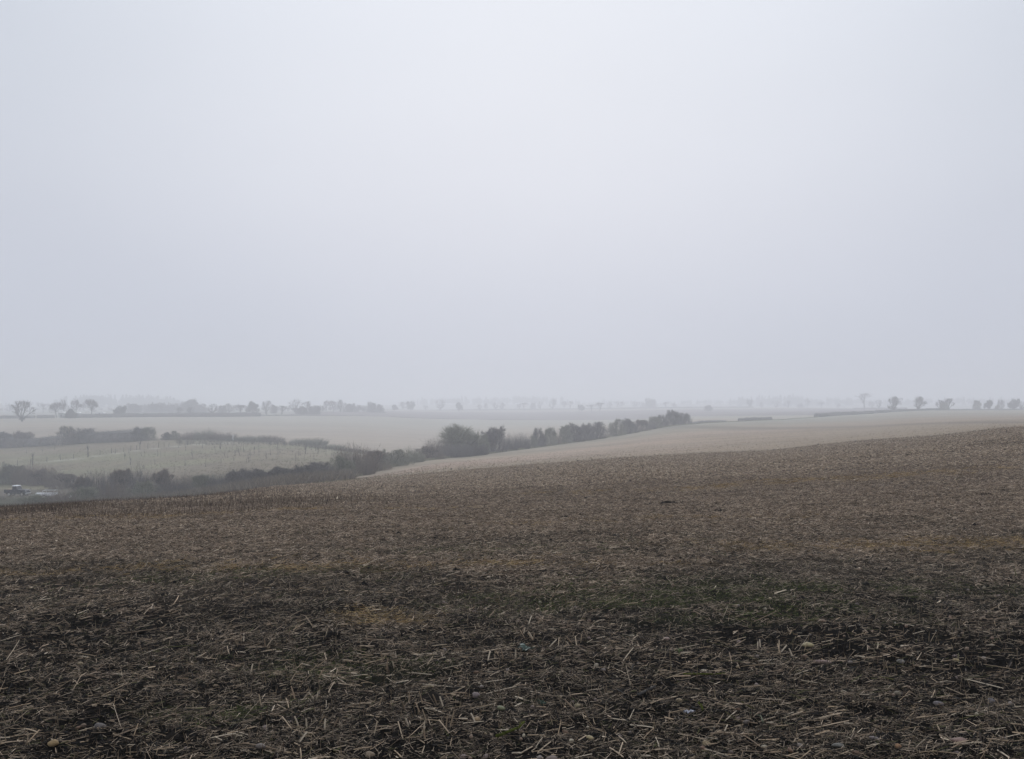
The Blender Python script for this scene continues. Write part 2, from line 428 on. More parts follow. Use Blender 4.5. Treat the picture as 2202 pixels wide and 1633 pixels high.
def ground_colour():
    n1 = fbm(GX*.05, GY*.05, 60, 4); n2 = fbm(GX*.35, GY*.12, 70, 4); n3 = fbm(GX*.9, GY*.5, 80, 3)
    # near stubble: wet dark soil by the field edge, straw-covered brown beyond
    wob = (n2 - .5) * 7 + (n1 - .5) * 8
    t = np.clip((gY + wob*.5 - 9.0) / 7, 0, 1)[..., None]
    soil = np.array([.0105, .0095, .0085]) * (1 + .8*np.clip((gY - 6)/4, 0, 1))[..., None]; brown = np.array([.125, .096, .070]); tan = np.array([.225, .172, .118])
    c = soil * (1-t) + brown * t
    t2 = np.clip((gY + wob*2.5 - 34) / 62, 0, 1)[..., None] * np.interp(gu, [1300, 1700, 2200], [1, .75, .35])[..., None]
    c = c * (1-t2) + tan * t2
    purple = np.clip((fbm(GX*.08, GY*.2, 91, 3) - .5) * 5, 0, 1)[..., None] * t * .55 * np.clip(1.3 - gY/60, 0, 1)[..., None]
    c = c * (1 - purple) + np.array([.125, .094, .078]) * purple
    g = patches(GX, GY, GREEN)[..., None] * .3
    c = c * (1 - g) + np.array([.050, .056, .024]) * g
    ocr = patches(GX, GY, OCHRE)[..., None] * .22
    c = c * (1 - ocr) + np.array([.20, .135, .065]) * ocr
    z1 = c * (.8 + .4 * n3[..., None])
    # seedling field: tan near the stubble, pinkish in a band, greener beyond, a dark band painted in as the shade of a shallow dip
    dip_Y = np.interp(gu, [1300, 1600, 1850, 2202, 2900], [420, 300, 262, 192, 150])
    d = np.abs(gY - dip_Y) / dip_Y
    base = np.array([.255, .194, .130]); pink = np.array([.350, .245, .178]); green = np.array([.225, .212, .150])
    f = np.clip((gY - B1(gu)) / np.maximum(B2(gu) - B1(gu), 1), 0, 1)
    pb = np.exp(-((f - .42 - (n1-.5)*.5) / .22)**2) * np.interp(gu, [700, 1000, 1500, 1900], [.9, 1, .7, .15])
    gb = np.clip(f * 1.6 - .5, 0, 1) * np.interp(gu, [900, 1300, 1700], [.3, .7, 1])
    c = base * (1 - pb[..., None]) + pink * 1.06 * pb[..., None]
    c = c * (1 - gb[..., None]) + green * gb[..., None]
    c = c * (.94 + .12 * n2[..., None]) * (.82 + .36*fbm(GX*.006, GY*.035, 103, 4)[..., None])
    c = c * (1 - .36 * np.exp(-(d / .085)**2) * np.clip((gu - 1250) / 200, 0, 1))[..., None]
    stripes = np.sin((gY * .95 + GX * .25 + (n1-.5)*6) / 24 * 2 * math.pi * 1.3)
    c = c * (1 - .10 * np.clip(np.sin((gY*.97 - .22*GX) / 21.0 * math.pi) - .55, 0, 1)[..., None])
    c = c * (1 + .05 * stripes[..., None]) * (1 - .10 * np.clip(np.sin((gY + .3*GX) / 6.0 * math.pi) - .82, 0, .2)[..., None] / .2)
    verge = np.clip((f - .965) / .03, 0, 1)[..., None]
    z2 = c * (1 - verge) + np.array([.20, .205, .14]) * verge
    z2 = np.clip(z2, .02, .6)
    # meadow
    m1, m2 = np.array([.186, .174, .094]), np.array([.180, .144, .091])
    k = np.clip((fbm(GX*.03, GY*.05, 110, 4) - .38) * 3.2, 0, 1)[..., None]
    z3 = m1 * k + m2 * (1 - k)
    path_Y = np.interp(gu, [-700, 0, 180, 300, 420, 520], [262, 268, 282, 300, 318, 330])
    pth = np.exp(-((gY - path_Y) / 1.6)**2) * (gu < 520)
    z3 = z3 * (1 - pth[..., None]) + np.array([.34, .33, .25]) * pth[..., None]
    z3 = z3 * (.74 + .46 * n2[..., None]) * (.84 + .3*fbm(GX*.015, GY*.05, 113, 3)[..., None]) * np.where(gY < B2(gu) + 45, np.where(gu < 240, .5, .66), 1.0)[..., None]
    # pale field beyond the hedge, faint bands of drilling and a darker swell
    n4 = fbm(GX*.006, GY*.02, 120, 4)
    q = np.array([.330, .272, .205]) * (.78 + .44 * n4[..., None]) * (.97 + .06 * n2[..., None])
    st = np.sin((gY + GX*.08 + (n1-.5)*5) / 9.0 * math.pi)
    z4 = q * (1 + .045 * st[..., None])
    z4 = z4 * (1 - .11 * np.clip(np.sin((gY - .12*GX + (n4-.5)*30) / 19.0 * math.pi) - .7, 0, .3)[..., None] / .3)
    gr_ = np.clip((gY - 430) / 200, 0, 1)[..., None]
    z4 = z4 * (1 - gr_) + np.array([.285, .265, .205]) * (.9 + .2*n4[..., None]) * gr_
    # ploughed field and distant pasture
    z5 = np.array([.15, .125, .115]) * (.9 + .2 * n4[..., None])
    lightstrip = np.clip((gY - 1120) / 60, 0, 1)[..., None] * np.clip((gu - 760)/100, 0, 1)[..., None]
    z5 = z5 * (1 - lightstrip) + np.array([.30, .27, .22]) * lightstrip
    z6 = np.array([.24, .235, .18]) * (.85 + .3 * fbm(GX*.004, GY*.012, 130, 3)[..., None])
    return z1, z2, z3, z4, z5, z6
Z = ground_colour()
jag = (fbm(GX*.4, GY*.4, 150, 3) - .5) * np.clip(gY * .04, 0, 5)
Yj = gY + jag
zone = np.full(gY.shape, 5)
zone[Yj < B5(gu)] = 4
zone[Yj < B4(gu)] = 3
zone[(Yj < B3(gu))] = 2
zone[(Yj < B2(gu))] = np.where(gu < 430, 2, 1)[Yj < B2(gu)]
zone[Yj < B1(gu)] = 0
zone[gw > .15] = np.where(gr[gw > .15] < 90, 0, 5)
vid = np.arange(nA * nR).reshape(nA, nR)
ai = np.arange(nA); aj = (ai + 1) % nA
quad = np.stack([vid[ai][:, :-1], vid[aj][:, :-1], vid[aj][:, 1:], vid[ai][:, 1:]], -1)[..., ::-1].reshape(-1, 4)
fz = zone[:, :-1].reshape(-1)
allv = np.stack([GX, GY, GZ], -1).reshape(-1, 3)
ZN = [('stubble_field', 'soil', 'dark stubble field of wet soil under broken straw'),
      ('seedling_field', 'crop', 'pale tan field of short seedlings sloping to the hedge'),
      ('meadow', 'meadow', 'rough grey green meadow on the valley side'),
      ('pale_field', 'field', 'broad pale field beyond the meadow hedge'),
      ('ploughed_field', 'field', 'mauve brown ploughed field below the skyline hedge'),
      ('pasture', 'field', 'hazy pasture out to the skyline')]
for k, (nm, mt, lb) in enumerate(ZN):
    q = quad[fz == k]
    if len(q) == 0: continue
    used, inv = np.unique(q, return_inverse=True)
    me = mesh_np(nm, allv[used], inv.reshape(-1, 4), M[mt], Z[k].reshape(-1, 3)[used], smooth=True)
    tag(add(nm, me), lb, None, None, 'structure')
# closing disc under the camera
c0 = allv[vid[:, 0]]
me = mesh_np('field_edge', np.vstack([c0, [[0, 0, float(c0[:, 2].mean())]]]), np.stack([ai, aj, np.full(nA, nA)], -1)[:, ::-1], M['soil'], np.full((nA + 1, 3), .03))
tag(add('field_edge', me), 'patch of bare soil at the edge of the field', None, None, 'structure')
# ------------------------------------------------------------------ haze
hz = MB(); hz.box(-FAR, FAR, -FAR, FAR, -22, 46)
hm = bpy.data.materials.new('haze'); hm.use_nodes = True
ht = hm.node_tree; ht.nodes.clear()
ho = N(ht, 'ShaderNodeOutputMaterial'); hv = N(ht, 'ShaderNodeVolumePrincipled')
hv.inputs['Color'].default_value = (.94, .955, 1.0, 1)
hv.inputs['Density'].default_value = HAZE_DENSITY
hv.inputs['Anisotropy'].default_value = .35
ht.links.new(hv.outputs[0], ho.inputs['Volume'])
try: hm.cycles.homogeneous_volume = True
except Exception: pass
tag(hz.build('haze', hm), 'pale winter haze filling the valley air', None, None, 'stuff')

# ------------------------------------------------------------------ trees
def tri_spikes(p0, p1, r, n=3):
    """three-sided spikes from p0 to p1: (m,3) arrays, radius array; 3 triangles each."""
    d = p1 - p0
    L = np.linalg.norm(d, axis=1, keepdims=True) + 1e-9
    d = d / L
    ref = np.where(np.abs(d[:, 2:3]) < .9, np.array([[0, 0, 1.0]]), np.array([[1.0, 0, 0]]))
    a = np.cross(d, ref); a /= np.linalg.norm(a, axis=1, keepdims=True)
    b = np.cross(d, a)
    r = np.asarray(r).reshape(-1, 1)
    vs_ = [p0 + (a * math.cos(t) + b * math.sin(t)) * r for t in (0, 2.094, 4.189)] + [p1]
    V = np.stack(vs_, 1).reshape(-1, 3)
    i = np.arange(len(p0))[:, None] * 4
    Fc = np.stack([i + [0, 1, 3], i + [1, 2, 3], i + [2, 0, 3]], 1).reshape(-1, 3)
    return V, Fc
def tri_tubes(p0, p1, r0, r1):
    """three-sided open tubes; 6 triangles each."""
    d = p1 - p0
    d = d / (np.linalg.norm(d, axis=1, keepdims=True) + 1e-9)
    ref = np.where(np.abs(d[:, 2:3]) < .9, np.array([[0, 0, 1.0]]), np.array([[1.0, 0, 0]]))
    a = np.cross(d, ref); a /= np.linalg.norm(a, axis=1, keepdims=True)
    b = np.cross(d, a)
    r0 = np.asarray(r0).reshape(-1, 1); r1 = np.asarray(r1).reshape(-1, 1)
    ring = lambda p, r: [p + (a * math.cos(t) + b * math.sin(t)) * r for t in (0, 2.094, 4.189)]
    V = np.stack(ring(p0, r0) + ring(p1, r1), 1).reshape(-1, 3)
    i = np.arange(len(p0))[:, None] * 6
    fs = []
    for k in range(3):
        j = (k + 1) % 3
        fs += [i + [k, j, j + 3], i + [k, j + 3, k + 3]]
    return V, np.stack(fs, 1).reshape(-1, 3)
def join(parts):
    vs_, fs, b = [], [], 0
    for V, Fc in parts:
        vs_.append(V); fs.append(Fc + b); b += len(V)
    return np.vstack(vs_), np.vstack(fs)

def grow(seed, crown, trunk_h=.25, stems=1, trunk_r=.022, n1=8, n2=6, n3=6, n4=5, up=.35, twig_r=.0022, spread=.9, droop=0.0, jit=.5, shoots=0, l1=(.45, .85)):
    """A bare broadleaf: unit height and a crown about one wide. crown = list of lobes (cx,cy,cz,rx,ry,rz). Returns (limbs, twigs)."""
    rg = np.random.default_rng(seed)
    lob = np.array(crown, float)
    def inside(p):
        q = (p[:, None, :] - lob[None, :, :3]) / lob[None, :, 3:]
        return (np.sum(q*q, -1) < 1).any(1)
    def reach(p, d, lo, hi):
        L = np.full(len(p), .015)
        alive = np.ones(len(p), bool)
        started = inside(p)
        for s in np.linspace(.02, 1.1, 45):
            ins = inside(p + d * s)
            started |= ins
            alive &= ins | ~started
            L = np.where(alive & ins, s, L)
        return L * rg.uniform(lo, hi, len(p))
    unit = lambda d: d / (np.linalg.norm(d, axis=1, keepdims=True) + 1e-9)
    limbs, tw = [], []
    # trunk(s)
    st, sd = [], []
    for k in range(stems):
        p = np.array([rg.normal(0, .02), rg.normal(0, .02), 0.0]) if stems > 1 else np.zeros(3)
        if stems > 1: p[:2] *= 3.0
        d = np.array([rg.normal(0, .08), rg.normal(0, .08), 1.0])
        if stems > 1: d = np.array([p[0]*5 + rg.normal(0, .2), p[1]*5 + rg.normal(0, .2), 1.0])
        d /= np.linalg.norm(d)
        top = p + d * trunk_h
        a, b, m_ = p, top, (p + top) / 2 + rg.normal(0, .008, 3)
        limbs.append(tri_tubes(np.array([a, m_]), np.array([m_, b]), [trunk_r*1.3, trunk_r], [trunk_r, trunk_r*.85]))
        st.append((p, top, d)); sd.append(d)
    def children(p0, p1, d, n, t0, ang, upb):
        m = len(p0)
        t = rg.uniform(t0, 1.0, (m, n, 1))
        t[:, 0] = 1.0
        q = p0[:, None] * (1 - t) + p1[:, None] * t
        rnd = rg.normal(0, 1, (m, n, 3))
        dd = d[:, None] + rnd * ang
        dd[..., 2] += upb
        return q.reshape(-1, 3), unit(dd.reshape(-1, 3)), np.repeat(np.arange(m), n)
    a0 = np.array([s[0] for s in st]); a1 = np.array([s[1] for s in st]); ad = np.array([s[2] for s in st])
    p, d, _ = children(a0, a1, ad, n1, .55, spread, up)
    L = reach(p, d, *l1)
    lev = [(p, d, L)]
    r = trunk_r * .55
    for (n, ang, upb, lo, hi, last) in ((n2, jit, up*.5, .45, .9, 0), (n3, jit*1.1, up*.25 - droop, .4, .9, 0), (n4, jit*1.2, up*.1 - droop, .35, 1.0, 1)):
        # draw the parents as bent tubes
        mid = p + d * (L * .5)[:, None] + rg.normal(0, .03, p.shape) * L[:, None]
        e = p + d * L[:, None] + np.array([0, 0, up * .12]) * L[:, None]
        tgt = limbs if r > trunk_r * .25 else tw
        tgt.append(tri_tubes(p, mid, np.full(len(p), r), np.full(len(p), r*.75)))
        tgt.append(tri_tubes(mid, e, np.full(len(p), r*.75), np.full(len(p), r*.4)))
        q, dn, par = children(mid, e, unit(e - mid), n, .0, ang, upb)
        Ln = np.minimum(reach(q, dn, lo, hi), .75 * L[par])
        p, d, L = q, dn, np.maximum(Ln, .02)
        r = max(r * .5, twig_r * 1.3)
    L = L * rg.uniform(.7, 1.25, len(p)) + (rg.random(len(p)) < .3) * rg.uniform(.02, .09, len(p))
    tw.append(tri_spikes(p, p + d * L[:, None], np.full(len(p), twig_r) * rg.uniform(.5, 1.3, len(p))))
    if shoots:
        a = rg.uniform(0, 6.28, shoots); q = .40 * np.sqrt(rg.random(shoots))
        p0 = np.stack([q*np.cos(a), q*np.sin(a), np.full(shoots, -.02)], -1)
        dd = np.stack([.25*np.cos(a)*q/.4 + rg.normal(0, .12, shoots), .25*np.sin(a)*q/.4 + rg.normal(0, .12, shoots), np.ones(shoots)], -1)
        hh = rg.uniform(.3, 1.0, shoots) * (1 - .55*(q/.4)**2)
        dd = dd * hh[:, None]
        tw.append(tri_spikes(p0, p0 + dd, np.full(shoots, twig_r * 1.2)))
        k = shoots * 4
        i = rg.integers(0, shoots, k); f = rg.uniform(.2, .95, k)[:, None]
        b0 = p0[i] + dd[i] * f
        tw.append(tri_spikes(b0, b0 + unit(unit(dd[i]) + rg.normal(0, .6, (k, 3))) * rg.uniform(.05, .16, k)[:, None], np.full(k, twig_r)))
    return join(limbs), join(tw)

def leaf_clumps(seed, lobes, n, size):
    """ragged leaf-sized tetra flakes through the volume, for ivy, conifers and hollies."""
    rg = np.random.default_rng(seed)
    lob = np.array(lobes, float)
    k = rg.integers(0, len(lob), n)
    d = rg.normal(0, 1, (n, 3)); d /= np.linalg.norm(d, axis=1, keepdims=True)
    rr = rg.uniform(.35, 1.0, n) ** .6
    c = lob[k, :3] + d * rr[:, None] * lob[k, 3:] * (.82 + .3 * rg.random((n, 1)))
    c[:, 2] = np.maximum(c[:, 2], .01)
    t = d * .6 + rg.normal(0, .6, (n, 3))
    t /= np.linalg.norm(t, axis=1, keepdims=True)
    return tri_spikes(c - t * size * .5, c + t * size * rg.uniform(.5, 1.4, (n, 1)), size * rg.uniform(.25, .55, n))

def proto(name, limbs, twigs, mb, mt):
    T = twigs[0]
    zt = np.percentile(T[:, 2], 99.3); rr = np.percentile(np.abs(T[:, 0]), 97.5)
    k = np.array([.5/rr, .5/rr, 1/zt])
    limbs = (limbs[0]*k, limbs[1]); twigs = (T*k, twigs[1])
    Lm = mesh_np(name + '_trunk', limbs[0], limbs[1], M[mb])
    Tm = mesh_np(name + '_crown', twigs[0], twigs[1], M[mt])
    return Lm, Tm
ROUND = [(0, 0, .58, .46, .46, .42)]
def lobes_round(s):
    g = np.random.default_rng(s)
    L = [(0, 0, .52, .32, .32, .36)]
    for a in np.linspace(0, 6.28*2, 13, endpoint=False):
        a += g.uniform(-.4, .4); q = g.uniform(.16, .34)
        L.append((q*math.cos(a), q*math.sin(a), .33 + g.uniform(-.04, .42)*(1.25 - q*1.6), g.uniform(.13, .22), g.uniform(.13, .22), g.uniform(.13, .24)))
    return L
def lobes_dome(s):
    g = np.random.default_rng(s)
    L = [(0, 0, .36, .32, .32, .42)]
    for a in np.linspace(0, 6.28, 12, endpoint=False):
        a += g.uniform(-.5, .5); q = g.uniform(.14, .36)
        L.append((q*math.cos(a), q*math.sin(a), g.uniform(.2, .5) + (.36 - q)*1.1, g.uniform(.10, .20), g.uniform(.10, .20), g.uniform(.14, .3)))
    return L
def lobes_tall(s):
    g = np.random.default_rng(s)
    return [(g.uniform(-.12, .12), g.uniform(-.12, .12), z, w, w, .2) for z, w in ((.3, .32), (.45, .42), (.6, .38), (.75, .3), (.87, .2))]
def lobes_umb(s):
    g = np.random.default_rng(s)
    return [(g.uniform(-.28, .28), g.uniform(-.28, .28), .75 + g.uniform(-.08, .05), .24, .24, .18) for _ in range(7)] + [(0, 0, .72, .36, .36, .2)]
PR = {}
for i in range(3):
    PR['oak', i] = proto('oak', *grow(100+i, lobes_round(i), .17, 1, .028, 13, 6, 6, 6, .22, .0022, 1.1), 'bark_dark', 'twig_dark')
    PR['vase', i] = proto('vase', *grow(120+i, lobes_round(i+20), .13, 1, .034, 15, 6, 6, 6, .22, .0021, 1.1, 0, .36), 'bark_dark', 'twig_dark')
    PR['birch', i] = proto('birch', *grow(140+i, lobes_tall(i), .6, 1, .016, 18, 6, 5, 4, .4, .0020, .9, .05), 'bark_dark', 'twig_birch')
    PR['shrub', i] = proto('shrub', *grow(160+i, lobes_dome(i), .10, 8, .009, 4, 5, 6, 7, .6, .0026, .8, 0, .5, 260), 'bark_dark', 'twig_dark')
    PR['brown', i] = proto('brown', *grow(170+i, lobes_dome(i+8), .10, 8, .008, 4, 5, 6, 7, .95, .0024, .6, 0, .34, 300), 'bark_dark', 'twig_brown')
    PR['green', i] = proto('green', *grow(180+i, lobes_dome(i+5), .12, 7, .009, 4, 5, 6, 7, .6, .0026, .8, 0, .5, 220), 'bark_green', 'twig_green')
    g_ = grow(190+i, lobes_round(i+40), .2, 1, .03, 9, 6, 5, 5, .35, .0022)
    lv = leaf_clumps(200+i, [(a, b, c-.05, p*.8, q*.8, r*.8) for a, b, c, p, q, r in lobes_round(i+40)], 2200, .035)
    PR['ivy', i] = proto('ivy', g_[0], join([g_[1], lv]), 'bark_dark', 'ivy')
    g_ = grow(210+i, lobes_dome(i+40), .10, 8, .009, 4, 5, 6, 7, .6, .0028, .8, 0, .55, 260)
    lv = leaf_clumps(220+i, [(a, b, c-.06, p*.8, q*.8, r*.8) for a, b, c, p, q, r in lobes_dome(i+40)], 1100, .022)
    PR['dense', i] = proto('dense', g_[0], join([g_[1], lv]), 'bark_dark', 'twig_dark')
    PR['umb', i] = proto('umb', *grow(230+i, lobes_umb(i), .5, 1, .03, 10, 6, 6, 5, .2, .0024, .9), 'bark_dark', 'twig_dark')
    con = [(0, 0, .12 + .8*t, .30*(1-t)+.04, .30*(1-t)+.04, .09) for t in np.linspace(0, 1, 9)]
    tr = tri_tubes(np.array([[0, 0, 0.]]), np.array([[0, 0, .95]]), [.02], [.004])
    PR['conifer', i] = proto('conifer', tr, leaf_clumps(240+i, con, 1800, .06), 'bark_dark', 'conifer')
_big = [(0, 0, .54, .38, .38, .38), (-.22, .05, .60, .24, .26, .28), (.2, -.05, .62, .26, .26, .26), (.32, .08, .40, .2, .26, .30), (-.36, 0, .30, .18, .24, .28), (0, .2, .44, .3, .3, .34), (0, -.22, .44, .3, .28, .34), (.02, 0, .78, .2, .22, .18), (.40, -.05, .24, .14, .2, .22), (-.2, -.2, .25, .2, .2, .2), (.18, -.2, .25, .2, .2, .2)]
def thicket(seed, n=460, sides=7, r=.0028):
    """a clump of upright suckers and side twigs, ragged on top, unit height and width."""
    g = np.random.default_rng(seed)
    a = g.uniform(0, 6.28, n); q = .5 * np.sqrt(g.random(n))
    bx, by = q*np.cos(a), q*np.sin(a)*.8
    top = np.clip(1 - (q/.545)**2.6, .10, 1)**.55 * (.72 + .56*fbm(bx*5+seed, by*5, seed, 3)) * g.uniform(.62, 1.06, n)
    p0 = np.stack([bx*.8, by*.8, np.full(n, -.02)], -1)
    d = np.stack([bx*.45 + g.normal(0, .10, n), by*.45 + g.normal(0, .10, n), np.ones(n)], -1) * top[:, None]
    k = n * sides
    i = g.integers(0, n, k); f = g.uniform(.15, .95, k)[:, None]
    b0 = p0[i] + d[i]*f
    dd = d[i] / np.linalg.norm(d[i], axis=1, keepdims=True) + g.normal(0, .55, (k, 3))
    dd /= np.linalg.norm(dd, axis=1, keepdims=True)
    tw = join([tri_spikes(p0, p0 + d, np.full(n, r*1.5)), tri_spikes(b0, b0 + dd*g.uniform(.05, .20, k)[:, None], np.full(k, r)*g.uniform(.5, 1.2, k))])
    m = 14
    return join([tri_tubes(p0[:m]*.5, p0[:m]*.5 + d[:m]*.7, np.full(m, .009), np.full(m, .003))]), tw
for i in range(3):
    PR['thick', i] = proto('thick', *thicket(400+i), 'bark_dark', 'twig_dark')
    PR['tan', i] = proto('tan', *thicket(410+i, 420), 'bark_dark', 'twig_brown')
    PR['grey', i] = proto('grey', *thicket(420+i, 460), 'bark_green', 'twig_green')
PR['bigoak', 0] = proto('bigoak', *grow(331, _big, .16, 1, .045, 14, 9, 9, 9, .30, .0016, 1.05, 0, .55, 0, (.4, .7)), 'bark_green', 'twig_green')
PR['pale', 0] = proto('pale', *grow(341, lobes_dome(15), .12, 6, .014, 5, 6, 4, 4, .7, .0030, .6, 0, .4, 60), 'bark_dark', 'twig_pale')

def tree(name, cat, u, Y, vtop, wpx, kind, var, label, group=None, rz=None, zoff=0.0):
    x, y = P(u, Y)
    z = H1(x, y) - .08
    h = max(zrow(vtop, Y) - z, 1.0)
    w = wpx * Y / F
    Lm, Tm = PR[kind, var]
    o = empty(name, (x, y, z), random.uniform(0, 6.28) if rz is None else rz, (w, w, h))
    tk = add('trunk', Lm, o); add('crown', Tm, o)
    if kind in ('shrub', 'brown', 'green', 'thick', 'tan', 'grey', 'dense', 'pale'): tk['kind'] = 'stuff'
    return tag(o, label, cat, group)
